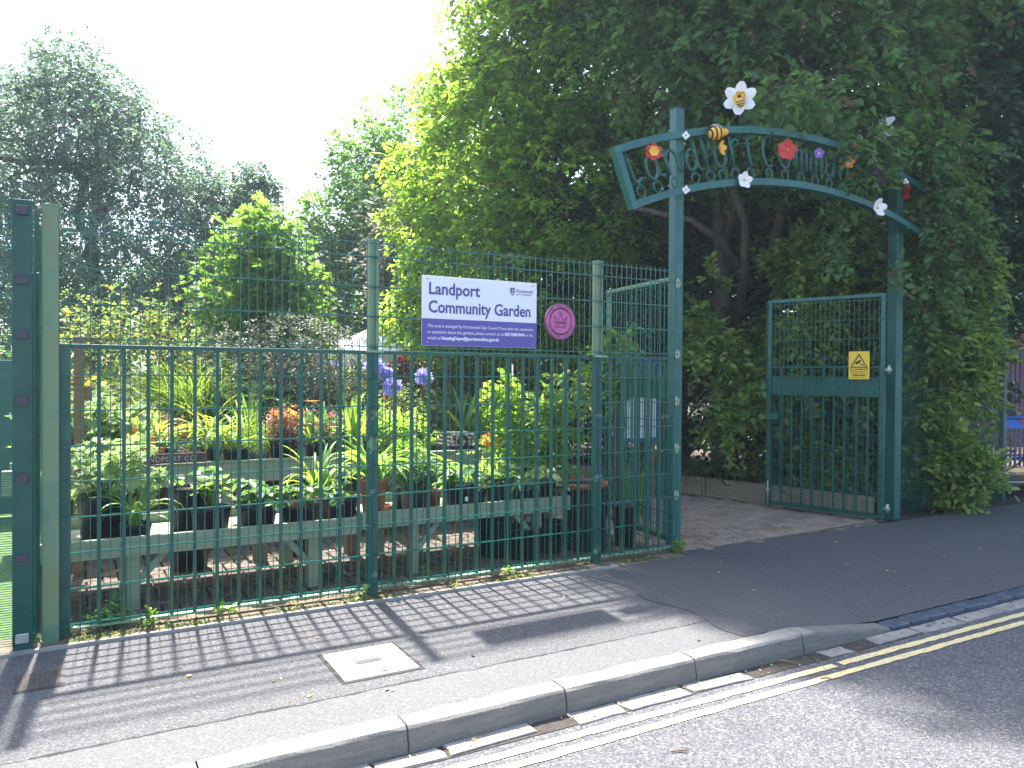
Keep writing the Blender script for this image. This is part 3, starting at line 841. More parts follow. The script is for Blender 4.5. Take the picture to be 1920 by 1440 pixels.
# letters of bent rod, each on a ring
YL = (Y0 + Y1) / 2
def arcpath(cx, cy, rx, ry, a0, a1, n=14):
    return [(cx + rx * math.cos(R(a0 + (a1 - a0) * i / n)), cy + ry * math.sin(R(a0 + (a1 - a0) * i / n))) for i in range(n + 1)]
GL = {   # strokes in a cell: x about 0, y 0..1 (1 = cap height)
 'L': [[(-.28, 1), (-.22, .6), (-.18, .2), (-.05, -.02), (.1, -.06)] , [(-.05, -.02), (.06, .08), (.2, .12), (.34, .10)]],
 'a': [arcpath(-.05, .33, .26, .33, 0, 360, 20), [(.24, .68), (.2, .35), (.28, .08), (.42, .02), (.5, .06)]],
 'n': [[(-.3, .78), (-.22, .4), (-.18, 0)], arcpath(.02, .48, .24, .25, 170, 15, 10) + [(.3, .2), (.42, .02)]],
 'd': [arcpath(-.05, .33, .25, .32, 0, 360, 20), [(.12, 1.08), (.2, .6), (.26, .1), (.38, -.02), (.48, .0)]],
 'P': [[(-.22, 1.02), (-.15, .5), (-.08, 0)], arcpath(-.02, .78, .25, .22, 120, -150, 14)],
 'o': [arcpath(0, .33, .28, .33, 0, 360, 22)],
 'r': [[(-.12, .98), (-.08, .5), (-.04, 0)], arcpath(.14, .62, .2, .22, 170, 10, 9)],
 't': [[(0, 1.05), (.0, .5), (.05, .08), (.2, 0)], [(-.18, .7), (.2, .7)]],
 'C': [arcpath(.02, .5, .3, .5, 60, 300, 20)],
 'm': [[(-.32, .72), (-.28, 0)], arcpath(-.13, .42, .15, .28, 170, 0, 8) + [(.02, .0)], arcpath(.18, .42, .15, .28, 170, 0, 8) + [(.35, .0)]],
 'u': [[(-.25, .7), (-.24, .3)] + arcpath(-.02, .26, .22, .25, 190, 350, 8) + [(.22, .7)], [(.22, .5), (.26, .0)]],
 'i': [[(0, .7), (.03, 0)], [(-.02, .9), (.02, .95)]],
 'y': [[(-.2, .72), (-.02, .25)], [(.22, .72), (.0, .15), (-.12, -.12)]],
}
word = list(zip('LandPortCommunity', [3.965, 4.14, 4.335, 4.56, 4.735, 4.885, 5.04, 5.225, 5.47, 5.68, 5.90, 6.10, 6.30, 6.50, 6.67, 6.83, 7.03]))
for ch, uu in word:
    a = math.asin((uu - AX) / 5.7)
    m = MB()
    H_, Wc = .285, .225 if ch not in 'Pit' else .19
    def mp(x, y):
        r_ = 5.645 + y * H_
        aa = a + (x * Wc) / 5.7
        px_, pz_ = arc_pt(aa, r_)
        return (px_, YL, pz_)
    cap = .97
    for st in GL[ch]:
        m.tube([mp(x, y * cap) for x, y in st], .0132, 6, flat=(0, 1, 0))
    m.build('letter', archm, arch)
    q = MB(); pts = []
    rr = 0.052
    for i in range(19):
        th = R(-90 + 360 * i / 18)
        k = 1 + .12 * math.cos(th - R(90)) ** 2
        x_, y_ = math.cos(th) * rr * .82 * k, math.sin(th) * rr * (1.0 if math.sin(th) < 0 else .85)
        px_, pz_ = arc_pt(a + x_ / 5.6, 5.583 + y_)
        pts.append((px_, YL, pz_))
    q.tube(pts, .007, 5, flat=(0, 1, 0))
    px_, pz_ = arc_pt(a, 5.635); px2, pz2 = arc_pt(a, 5.60)
    for s in (-1, 1):
        q.tube([(px_, YL, pz_), (px_ + s * .014, YL, pz2 + .012), (px_ + s * .008, YL, pz2 - .004)], .0045, 5)
    q.build('letter_ring', archm, arch)

# painted metal flowers and bees fixed to the arch
white_e = simple('flower_white', (0.78, 0.78, 0.76), 0.35, 0.08, 30, dirt=(0.35, 0.33, 0.3), dscale=60, damt=0.4, coord='obj')
red_e = simple('flower_red', (0.55, 0.025, 0.02), 0.35, 0.2, 20)
yel_e = simple('flower_yellow', (0.80, 0.42, 0.03), 0.35, 0.15, 20)
org_e = simple('flower_orange', (0.75, 0.25, 0.03), 0.4, 0.2, 20)
prp_e = simple('flower_purple', (0.20, 0.10, 0.42), 0.4, 0.2, 20)
blk_e = simple('bee_black', (0.02, 0.015, 0.012), 0.4, 0.2, 20)
gry_e = simple('bee_wing_grey', (0.30, 0.28, 0.27), 0.45, 0.15, 30)
def petal(m_len, wid, cup, M, n=7, pointed=False):
    vs = []; fs = []
    rows = 6
    for i in range(rows + 1):
        t = i / rows
        wd = wid * (math.sin(math.pi * min(1, t * .92 + .08)) ** (0.8 if not pointed else 1.0)) * (1.0 if t < .98 else .4)
        wd = wid * math.sin(math.pi * (t * .86 + .08)) ** .6
        if pointed: wd = wid * (t * 2.2 if t < .45 else (1 - t) * 1.8)
        for j in (-1, -.5, 0, .5, 1):
            vs.append(M @ Vector((j * wd, -cup * t * t - .25 * wd * (1 - j * j) * .5, t * m_len)))
    for i in range(rows):
        for j in range(4):
            a = i * 5 + j; fs.append((a, a + 1, a + 6, a + 5))
    return vs, fs
def flower(name, loc, r, npet, mp_, mc, label, cat='metal flower', rot=(0, 0, -.45), cup=.25, wid=.42, core=.22, pointed=False, group=None, mixr=1.0, stalk=None):
    if name == 'metal_flower': r *= 1.22 if r > .11 else .98
    t = empty(name, loc, label, cat, group); t.rotation_euler = rot
    for k in range(npet):
        Mx = Matrix.Rotation(2 * math.pi * k / npet + .1, 4, 'Y')
        vs, fs = petal(r, r * wid, r * cup, Mx, pointed=pointed)
        th = [v + Vector((0, .0035, 0)) for v in vs]
        o = MB().add(vs + th, fs + [tuple(reversed([i + len(vs) for i in f])) for f in fs], True).build('petal', mp_, t)
    MB().ell((0, -.012 * r / .1, 0), (r * core, r * core * .6, r * core), 12, 8).build('centre', mc, t)
    return t
FY = 4.905
def bee(name, loc, s, label, rot=(0, 0, 0)):
    s *= 1.3
    t = empty(name, loc, label, 'metal bee'); t.rotation_euler = rot
    MB().ell((0, 0, 0), (.055 * s, .042 * s, .042 * s), 14, 10).build('body', yel_e, t)
    for x_ in (-.012, .016, .04):
        rr = .043 * s * math.sqrt(max(0.05, 1 - (x_ / .055) ** 2)) + .0015
        q = MB(); n = 14
        vs = [((x_ + dx) * s, math.cos(2 * math.pi * i / n) * rr, math.sin(2 * math.pi * i / n) * rr) for dx in (-.005, .005) for i in range(n)]
        q.add(vs, [(i, (i + 1) % n, n + (i + 1) % n, n + i) for i in range(n)] + [tuple(range(n)), tuple(reversed(range(n, 2 * n)))], False).build('stripe', blk_e, t)
    MB().ell((-.062 * s, 0, 0), (.022 * s,) * 3, 10, 8).build('head', blk_e if s < 1 else yel_e, t)
    for sy in (-1, 1):
        Mx = Matrix.Rotation(R(55 * sy), 4, 'X') @ Matrix.Rotation(R(-12), 4, 'Y')
        o = MB().ell((-.01 * s, 0, 0), (.038 * s, .030 * s, .003), 14, 6, None)
        o.v = [tuple(Mx @ (Vector(v) + Vector((0, sy * .03 * s, .04 * s)))) for v in o.v]
        o.build('wing', gry_e, t)
    q = MB()
    for sy in (-1, 1): q.tube([(-.075 * s, sy * .008 * s, .012 * s), (-.10 * s, sy * .018 * s, .035 * s)], .002, 5)
    q.build('antennae', blk_e, t)
    return t
f0 = flower('metal_flower', (5.039, 4.9, 3.922), .118, 6, white_e, yel_e, 'large white flower with a bee at its centre above the arch', wid=.36, cup=.22, core=.34, rot=(0, 0, -.75))
q = MB().tube([(0, .01, 0), (.01, .05, -.15), (0, .06, -.36)], .005, 6).build('stem', archm, f0)
for k in range(6):
    a = 2 * math.pi * k / 6 + .1 + .52
    Mx = Matrix.Rotation(a, 4, 'Y')
    vs, fs = petal(.055, .03, .03, Mx)
    MB().add([v + Vector((0, -.02, 0)) for v in vs], fs, True).build('inner_petal', yel_e, f0)
bee('metal_bee', (4.963, 4.82, 3.856), .62, 'small bee inside the large white flower', rot=(.2, R(70), .2))
bee('metal_bee', (4.747, 4.88, 3.573), 1.05, 'striped bee with grey wings on the upper rail of the arch', rot=(.4, R(12), R(165)))
flower('metal_flower', (4.811, 4.9, 3.461), .062, 5, yel_e, org_e, 'yellow flower hanging below the striped bee', rot=(0, 0, .3), cup=.5, wid=.5)
rf = flower('metal_flower', (4.078, 4.9, 3.32), .072, 6, red_e, yel_e, 'red flower with a broad yellow middle near the left end of the arch', cup=.2, wid=.42, core=.30)
for k in range(6):
    vs, fs = petal(.042, .02, .012, Matrix.Rotation(2 * math.pi * k / 6 + .5, 4, 'Y'))
    MB().add([v + Vector((0, -.018, 0)) for v in vs], fs, True).build('inner_petal', yel_e, rf)
flower('metal_flower', (5.1, 4.9, 3.224), .075, 5, white_e, yel_e, 'white five petalled flower on the lower rail of the arch', cup=.3, wid=.45, core=.16, rot=(0, 0, -.2))
flower('metal_flower', (5.634, 4.9, 3.565), .095, 5, red_e, org_e, 'large plain red flower in the middle of the lettering', cup=.25, wid=.5, core=.15)
flower('metal_flower', (6.067, 4.9, 3.6), .052, 5, prp_e, white_e, 'small purple flower with a white middle on the lettering', cup=.3, wid=.48, core=.2)
flower('metal_flower', (6.488, 4.9, 3.574), .06, 5, org_e, white_e, 'small pale orange flower half hidden in leaves on the arch', cup=.5, wid=.45, core=.3)
flower('metal_flower', (6.968, 4.9, 3.97), .12, 6, white_e, yel_e, 'large white and yellow flower seen side on above the arch', rot=(0, 0, R(70)), cup=.5, wid=.38, core=.3)
bee('metal_bee', (6.643, 4.9, 3.788), .85, 'dull bee beside the side-on white flower', rot=(.3, R(-15), R(10)))
flower('metal_flower', (6.922, 4.85, 3.503), .095, 5, prp_e, blk_e, 'large purple flower near the right end of the arch', cup=.2, wid=.5, core=.18, rot=(0, 0, -.4))
flower('metal_flower', (6.862, 4.85, 3.17), .088, 5, white_e, yel_e, 'white flower hanging low by the right post of the arch', cup=.55, wid=.48, core=.16, rot=(0, 0, -.1))
flower('metal_flower', (7.366, 4.9, 3.399), .09, 5, red_e, yel_e, 'dark red flower seen edge on by the right post', rot=(0, 0, R(62)), cup=.3, wid=.45, core=.2)
for (loc, lb) in (((4.437, 4.915, 3.515), 'little white rosette on the upper rail beside the left post'), ((4.443, 4.915, 3.062), 'little white rosette on the lower rail beside the left post'), ((7.412, 4.915, 3.512), 'little white rosette at the right post of the arch')):
    flower('rosette', loc, .034, 4, white_e, gry_e, lb, cat='rosette', cup=.1, wid=.45, core=.24, group='white rosettes on the arch rails')

# ================================================================ garden sign and plaque
sg = empty('garden_sign', (2.528, 4.925, 1.70), 'white and purple community garden sign fixed to the mesh fence', 'sign')
sw = simple('sign_white', (0.70, 0.71, 0.75), 0.3, 0.02, 4)
sp_ = simple('sign_purple', (0.075, 0.055, 0.30), 0.3, 0.03, 4)
sp2 = simple('sign_lettering_purple', (0.06, 0.045, 0.24), 0.3, 0.03, 4)
MB().box(-.4625, .4625, -.006, 0, .0, .485, .0015).build('panel', sw, sg)
MB().box(-.4615, .4615, -.0075, -.006, .0015, .188).build('purple_band', sp_, sg)
YT = -.0085
put_text('lettering', 'Landport', .118, sp2, sg, (-.415, YT, .358), width=.395, bold=.0022)
put_text('lettering', 'Community Garden', .118, sp2, sg, (-.415, YT, .232), width=.82, bold=.0022)
put_text('lettering', 'Portsmouth', .033, sp2, sg, (.285, YT, .408), width=.14)
put_text('lettering', 'CITY COUNCIL', .015, sp2, sg, (.285, YT, .388), width=.135)
ln = ['This area is managed by Portsmouth City Council If you have any comments', 'or questions about the gardens please contact us on', 'or via', 'email at']
put_text('small_lettering', ln[0], .032, sw, sg, (-.42, YT, .128), width=.85)
put_text('small_lettering', ln[1], .032, sw, sg, (-.42, YT, .086), width=.605)
put_text('small_lettering', '023 9268 8444', .032, sw, sg, (.193, YT, .086), width=.165, bold=.0012)
put_text('small_lettering', ln[2], .032, sw, sg, (.367, YT, .086), width=.06)
put_text('small_lettering', ln[3], .032, sw, sg, (-.42, YT, .044), width=.095)
put_text('small_lettering', 'HousingDepot@portsmouthcc.gov.uk', .032, sw, sg, (-.317, YT, .044), width=.46, bold=.0012)
q = MB()
sh = [(0, .052), (.036, .052), (.037, .025), (.030, .010), (.018, 0), (.006, .010), (-.001, .025)]
q.add([(.235 + x, YT, .382 + z * 1.1) for x, z in sh], [tuple(reversed(range(7)))]).build('crest', sp2, sg)
q = MB()
for k in range(8):
    a, b_ = R(45 * k - 12), R(45 * k + 12)
    cx_, cz_ = .253, .418
    q.add([(cx_, YT - .001, cz_), (cx_ + .009 * math.cos(a), YT - .001, cz_ + .009 * math.sin(a)), (cx_ + .011 * math.cos((a + b_) / 2), YT - .001, cz_ + .011 * math.sin((a + b_) / 2)), (cx_ + .009 * math.cos(b_), YT - .001, cz_ + .009 * math.sin(b_))], [(0, 1, 2, 3)])
q.box(.243, .263, YT - .0012, YT - .0002, .395, .402)
q.build('crest_star', sw, sg)
for x_ in (-.42, .43):
    for z_ in (.025, .462):
        MB().tube([(x_, -.006, z_), (x_, -.010, z_)], .006, 8).build('screw', galv, sg)
pq = empty('plaque', (3.2, 4.92, 1.91), 'round pink plaque with raised ring lettering on the mesh fence', 'plaque')
pk = simple('plaque_pink', (0.45, 0.09, 0.26), 0.4, 0.1, 10); pk2 = simple('plaque_pale', (0.60, 0.30, 0.45), 0.4, 0.1, 10)
pkd = simple('plaque_dark', (0.22, 0.05, 0.15), 0.4, 0.1, 10)
def disc(r0, r1, y0, y1, n=40):
    vs = [(r * math.cos(2 * math.pi * i / n), y, r * math.sin(2 * math.pi * i / n)) for r, y in ((r0, y1), (r0, y0), (r1, y0), (r1, y1)) for i in range(n)]
    fs = [(j * n + i, j * n + (i + 1) % n, (j + 1) * n + (i + 1) % n, (j + 1) * n + i) for j in range(3) for i in range(n)]
    return MB().add(vs, fs)
m = MB(); n = 40
vs = [(.138 * math.cos(2 * math.pi * i / n), 0, .138 * math.sin(2 * math.pi * i / n)) for i in range(n)]
m.add(vs + [(x, -.008, z) for x, y, z in vs], [(i, (i + 1) % n, n + (i + 1) % n, n + i) for i in range(n)] + [tuple(n + i for i in reversed(range(n)))]).build('disc', pk, pq)
disc(.094, .101, -.008, -.012).build('inner_ring', pk2, pq)
disc(.133, .1385, -.0085, -.012).build('rim', pkd, pq)
def ring_text(s, a0, a1, r, inward, size):
    for i, chh in enumerate(s):
        if chh == ' ': continue
        a = R(a0 + (a1 - a0) * i / (len(s) - 1))
        me = text_mesh(chh, size, .0012, align='CENTER'); me.materials.clear(); me.materials.append(pkd)
        rot = a - math.pi / 2 if not inward else a + math.pi / 2
        rr = r if not inward else r + size * .7
        link('lettering', me, pq, (rr * math.cos(a), -.0095, rr * math.sin(a)), Euler((math.pi / 2, -rot, 0), 'XYZ'))
ring_text("THE QUEEN'S", 152, 28, .103, False, .034)
ring_text("PLATINUM JUBILEE", 198, 342, .103, True, .030)
q = MB()
cr = [(-.055, .035), (-.045, -.035), (.045, -.035), (.055, .035), (.028, .008), (.0, .048), (-.028, .008), (-.055, .035)]
q.tube([(x, -.010, z) for x, z in cr], .0028, 5)
q.tube([(.012 * math.cos(R(t * 30)), -.010, .060 + .010 * math.sin(R(t * 30))) for t in range(13)], .0022, 5)
q.tube([(-.045, -.010, -.05), (-.02, -.010, -.043), (0, -.010, -.05), (.02, -.010, -.043), (.045, -.010, -.05)], .0022, 5)
for k in range(6):
    q.tube([(-.036 + .014 * k, -.010, -.02), (-.034 + .014 * k, -.010, .0), (-.028 + .014 * k, -.010, -.018), (-.024 + .014 * k, -.010, .0)], .0018, 4)
q.build('crown_emblem', pkd, pq)
# ================================================================ garden furniture
def bench(x0, x1, legs, label, y0=5.35, y1=6.22, h=.47, ap=.12, deck=.40, back=True):
    t = empty('potting_bench', (x0, y0, 0), label, 'bench', 'low sage green potting benches')
    W_ = x1 - x0; Dp = y1 - y0
    MB().box(.002, W_ - .002, 0, .028, h - ap, h, .003).build('front_board', sage, t)
    MB().box(.002, W_ - .002, Dp - .028, Dp, h - ap, h, .003).build('back_board', sage, t)
    for i in range(5):
        a = .036 + i * (Dp - .07) / 5
        MB().box(.03, W_ - .03, a, a + (Dp - .07) / 5 - .012, deck - .022, deck, .002).build('deck_board', sage, t)
    for x in (0.002, W_ - .03):
        MB().box(x, x + .028, .03, Dp - .03, h - ap, h - .004, .002).build('end_board', sage, t)
    for lx, br in legs:
        x = lx - x0
        for yy in (.032, Dp - .102):
            MB().box(x - .035, x + .035, yy, yy + .07, 0, deck - .024, .003).build('leg', sage, t)
        s = br
        Mx = Matrix.Translation((x + s * .13, .048, deck - .13)) @ Matrix.Rotation(R(45 * s), 4, 'Y')
        MB().box(-.022, .022, -.014, .014, -.15, .13, .002, M=Matrix.Translation((x + s * .115, .06, .27)) @ Matrix.Rotation(R(42 * s), 4, 'Y')).build('brace', sage, t)
    return t
bench(-.30, 1.786, [(.31, 1), (1.45, -1)], 'long low sage green bench crowded with black pots by the left fence section')
bench(1.79, 3.60, [(2.21, 1), (3.30, -1)], 'low sage green bench under the purple sign holding the terracotta pot', h=.495, deck=.42)
# raised table behind
rt = empty('raised_table', (-.2, 7.0, 0), 'pale green display table behind the bench, crowded with day lilies and a log tray', 'table')
MB().box(-.3, 4.05, 0, .035, .545, .72, .003).build('front_board', sage, rt)
MB().box(-.3, 4.05, -.012, .05, .722, .74, .003).build('top_trim', sage, rt)
for i in range(5): MB().box(-.3, 4.05, .06 + i * .15, .2 + i * .15, .63, .655, .003).build('deck_board', sage, rt)
MB().box(-.3, 4.05, .80, .835, .545, .72, .003).build('back_board', sage, rt)
for x in (0, 1.3, 2.6, 3.9):
    for y in (.04, .73): MB().box(x, x + .07, y, y + .07, 0, .63, .003).build('leg', sage, rt)
# name plank lying along its front
pk_ = empty('name_plank', (0.47, 6.965, .745), 'dark brown plank with carved white capitals on the pale green table', 'plank')
MB().box(-.1, .49, -.012, .012, 0, .082, .003).build('board', plank_m, pk_)
put_text('lettering', 'LANDPORT CG', .062, simple('pale_lettering', (0.45, 0.42, 0.42), 0.6, 0.1, 20), pk_, (-.03, -.0135, .018), width=.42, space=1.1)
# grey timber planter further back
gpn = empty('timber_planter', (-.35, 8.6, 0), 'weathered grey timber planter in front of the tall grass clump', 'planter')
for k in range(5):
    MB().box(0, 1.55, 0, .04, .2 * k, .2 * k + .192, .004).build('board', grey_timber, gpn)
    MB().box(0, .04, .045, .9, .2 * k, .2 * k + .192, .004).build('end_board', grey_timber, gpn)
    MB().box(1.51, 1.55, .045, .9, .2 * k, .2 * k + .192, .004).build('end_board', grey_timber, gpn)
MB().box(.045, 1.505, .045, .9, .8, .94).build('soil', soil, gpn)
# wooden end post with stubs
wp = empty('timber_post', (0.013, 6.5, 0), 'brown wooden post with short rungs behind the left fence section', 'post')
MB().box(-.035, .035, -.035, .035, 0, 1.72, .004).build('upright', brown_timber, wp)
for z_ in (.62, 1.29): MB().box(.036, .085, -.03, .03, z_, z_ + .11, .004).build('stub', brown_timber, wp)
MB().box(-.035, .13, -.03, .03, 1.722, 1.76, .003).build('top_piece', brown_timber, wp)

# sleeper edging along the path inside the gate
se = empty('sleeper_wall', (7.3, 5.2, 0), 'low wall of weathered timber sleepers along the path inside the gate', 'wall')
pa = [(7.40, 5.25), (7.14, 6.40), (6.905, 7.30), (6.62, 8.35), (6.0, 9.4), (5.0, 10.2)]
for (ax, ay), (bx, by) in zip(pa[:-1], pa[1:]):
    ln_ = math.hypot(bx - ax, by - ay); an = math.atan2(by - ay, bx - ax)
    Mx = Matrix.Translation((ax - 7.3, ay - 5.2, 0)) @ Matrix.Rotation(an, 4, 'Z')
    o = MB().box(.006, ln_ - .006, -.09, 0, -.02, .215, .006).build('sleeper', sleeper_m, se); o.matrix_local = Mx
MB().box(-.004, .004, -.06, -.052, 0, .2).build('joint_strip', clamp_m, se).matrix_local = Matrix.Translation((6.9 - 7.3, 7.28 - 5.2, 0))
m = MB()
m.add([(7.40, 5.27, .15), (14, 5.27, .15), (14, 12, .15), (4, 12, .15), (5.05, 10.22, .15), (6.05, 9.42, .15), (6.68, 8.37, .15), (6.96, 7.32, .15), (7.2, 6.42, .15)], [tuple(range(9))]).build('bed_soil', dirt_m, None, 'structure')

# notice board beyond the left gate leaf
nb = empty('notice_board', (5.672, 7.4, 0), 'blue framed notice board with a white sheet behind the left gate leaf', 'notice board')
blu = simple('board_blue', (0.02, 0.06, 0.38), 0.4, 0.1, 8); dkp = simple('board_backing', (0.015, 0.03, 0.05), 0.6, 0.2, 8)
W_ = .62
z0n, z1n, z2n = 0.697, 1.27, 1.687
MB().box(0, W_, 0, .05, z0n, z2n, .004).build('frame', blu, nb)
MB().box(.02, W_ - .06, -.004, -.0005, z0n + .045, z1n + .06).build('notice_sheet', sw, nb)
MB().box(.02, W_ - .06, -.004, -.0005, z1n + .075, z2n - .09).build('green_notice', teal, nb)
q = MB(); g = random.Random(6); x_ = .05
while x_ < .52:
    l_ = g.uniform(.015, .04); q.box(x_, x_ + l_, -.003, -.0006, z2n - .06, z2n - .03); x_ += l_ + .012
q.build('heading_print', sw, nb)
q = MB()
for i, zz in enumerate(np.arange(z1n + .02, z0n + .07, -.028)):
    q.box(.05, .05 + .42 - (i * 37 % 5) * .05, -.0055, -.0042, zz, zz + .006)
q.build('printed_lines', simple('print_grey', (.3, .3, .33), .6, .05, 5), nb)
for x in (.02, W_ - .08): MB().box(x, x + .06, .052, .11, 0, z2n, .003).build('post', brown_timber, nb)

# white gazebo roof among the shrubs
gz = empty('gazebo', (4.6, 12.4, 0), 'white canvas gazebo roof showing between the shrubs behind the agapanthus', 'gazebo')
cv = simple('white_canvas', (0.62, 0.64, 0.66), 0.7, 0.08, 5)
m = MB(); hw = 1.0
cor = [(-hw, -hw, 1.86), (hw, -hw, 1.86), (hw, hw, 1.86), (-hw, hw, 1.86)]
m.add(cor + [(0, 0, 2.42)], [(0, 1, 4), (1, 2, 4), (2, 3, 4), (3, 0, 4)])
m.build('roof', cv, gz)
m = MB().add([(x, y, z) for z in (1.86, 1.62) for x, y, _ in cor], [(0, 4, 5, 1), (1, 5, 6, 2), (2, 6, 7, 3), (3, 7, 4, 0)]); m.build('valance', cv, gz)
for x, y, _ in cor: MB().tube([(x * .97, y * .97, 0), (x * .97, y * .97, 1.85)], .02, 8).build('leg', white_p, gz)

# ================================================================ pots and plants
def pot_parts(root, r, h, mat, z=0.0, taper=.80, square=False, rim=True):
    if square:
        m = MB(); r1 = r * .88; r0 = r * .88 * taper
        for (a, b_, z0, z1) in ((r0, r1, 0, h),):
            vs = [(-a, -a, z0), (a, -a, z0), (a, a, z0), (-a, a, z0), (-b_, -b_, z1), (b_, -b_, z1), (b_, b_, z1), (-b_, b_, z1)]
            c_ = b_ * .93
            vs += [(-c_, -c_, z1), (c_, -c_, z1), (c_, c_, z1), (-c_, c_, z1), (-c_, -c_, z1 - .04), (c_, -c_, z1 - .04), (c_, c_, z1 - .04), (-c_, c_, z1 - .04)]
            fs = [(0, 3, 2, 1)] + [(i, (i + 1) % 4, 4 + (i + 1) % 4, 4 + i) for i in range(4)] + [(4 + i, 4 + (i + 1) % 4, 8 + (i + 1) % 4, 8 + i) for i in range(4)] + [(8 + i, 8 + (i + 1) % 4, 12 + (i + 1) % 4, 12 + i) for i in range(4)]
            m.add([(x, y, zz + z) for x, y, zz in vs], fs)
        m.box(-r1 * 1.04, r1 * 1.04, -r1 * 1.04, -r1 * 1.005, z + h - .022, z + h + .001)
        m.box(-r1 * 1.04, r1 * 1.04, r1 * 1.005, r1 * 1.04, z + h - .022, z + h + .001)
        m.build('pot', mat, root)
        MB().box(-r1 * .92, r1 * .92, -r1 * .92, r1 * .92, z + h * .6, z + h - .022).build('soil', soil, root)
    else:
        prof = [(0.001, 0), (r * taper, 0), (r * .97, h - .03), (r, h - .029), (r, h), (r * .94, h), (r * .92, h - .05), (r * .90, h - .06)]
        if not rim: prof = [(0.001, 0), (r * taper, 0), (r, h), (r * .95, h), (r * .93, h - .06)]
        MB().lathe([(a, b_ + z) for a, b_ in prof], 24).build('pot', mat, root)
        MB().lathe([(r * .935, z + h - .03), (r * .5, z + h - .022), (.001, z + h - .02)], 16).build('soil', soil, root)
def strap_mesh(L_, w_, droop, seg=7, erect=.9):
    vs = []; x = 0; z = 0; a = erect
    ang = math.asin(min(.99, erect))
    for i in range(seg + 1):
        t = i / seg
        wd = w_ * (0.55 + .45 * math.sin(math.pi * min(1, t * .8 + .2))) * (1 if t < .85 else (1 - t) / .15 * .9 + .1)
        vs += [(x, -wd, z + wd * .45), (x, 0, z), (x, wd, z + wd * .45)]
        cur = ang - droop * t ** 1.6
        x += math.cos(cur) * L_ / seg; z += math.sin(cur) * L_ / seg
    fs = []
    for i in range(seg):
        b_ = i * 3; fs += [(b_, b_ + 1, b_ + 4, b_ + 3), (b_ + 1, b_ + 2, b_ + 5, b_ + 4)]
    return vs, fs
STR = {}
def straps(mat, key):
    if (mat.name, key) in STR: return STR[(mat.name, key)]
    kinds = {'lily': [(1, .034, 1.1, .92), (1, .032, 1.9, .88), (1, .030, 2.6, .82), (1, .032, 3.0, .75)],
             'iris': [(1, .030, .25, .99), (1, .028, .5, .98), (1, .028, .8, .97)],
             'broad': [(1, .055, 1.0, .9), (1, .060, 1.6, .8), (1, .055, 2.2, .7)]}[key]
    out = []
    for L_, w_, d_, e_ in kinds:
        vs, fs = strap_mesh(L_, w_, d_, 8, e_)
        out.append(MB().add(vs, fs, True).mesh('leaf', mat))
    STR[(mat.name, key)] = out
    return out
def strap_plant(root, n, L_, mat, key='lily', z=0.0, spread=.05, seed=1, mats=None, wx=1.0):
    g = random.Random(seed)
    for i in range(n):
        mt = mat if not mats or g.random() > .3 else mats
        ms = straps(mt, key); me = g.choice(ms)
        l_ = L_ * g.uniform(.6, 1.15); a = g.uniform(0, 6.283)
        o = link('leaf', me, root, (g.uniform(-spread, spread), g.uniform(-spread, spread), z), (g.uniform(-.25, .25), g.uniform(-.3, .15), a))
        o.scale = (l_, l_ * wx * g.uniform(.8, 1.2), l_)
def leafball(root, blobs_, n, leaf, mat, tpl='fine', name='foliage', seed=1, k=5, Ls=.12, droop=.2, shell=.8, up=.6, stems=True, smat=None, base=(0, 0, 0), **kw):
    P, S, T, Nn, sp = sprays(blobs_, n, Ls, k, leaf, seed=seed, droop=droop, shell=shell, up=up, **kw)
    leaves(name, P, S, T, Nn, tpl, mat, root, 'stuff')
    if stems:
        O, D, l_ = sp; g = random.Random(seed); m = MB()
        idx = np.random.default_rng(seed).choice(len(O), min(len(O), 26), replace=False)
        for i in idx:
            a = Vector((base[0] + g.uniform(-.04, .04), base[1] + g.uniform(-.04, .04), base[2])); b_ = Vector(O[i])
            m.tube([a, a.lerp(b_, .5) + Vector((g.uniform(-.02, .02), g.uniform(-.02, .02), .03)), b_], [.004, .003, .0015], 4, False)
        m.build('stems', smat or stem_m, root, 'stuff')
LF = {}
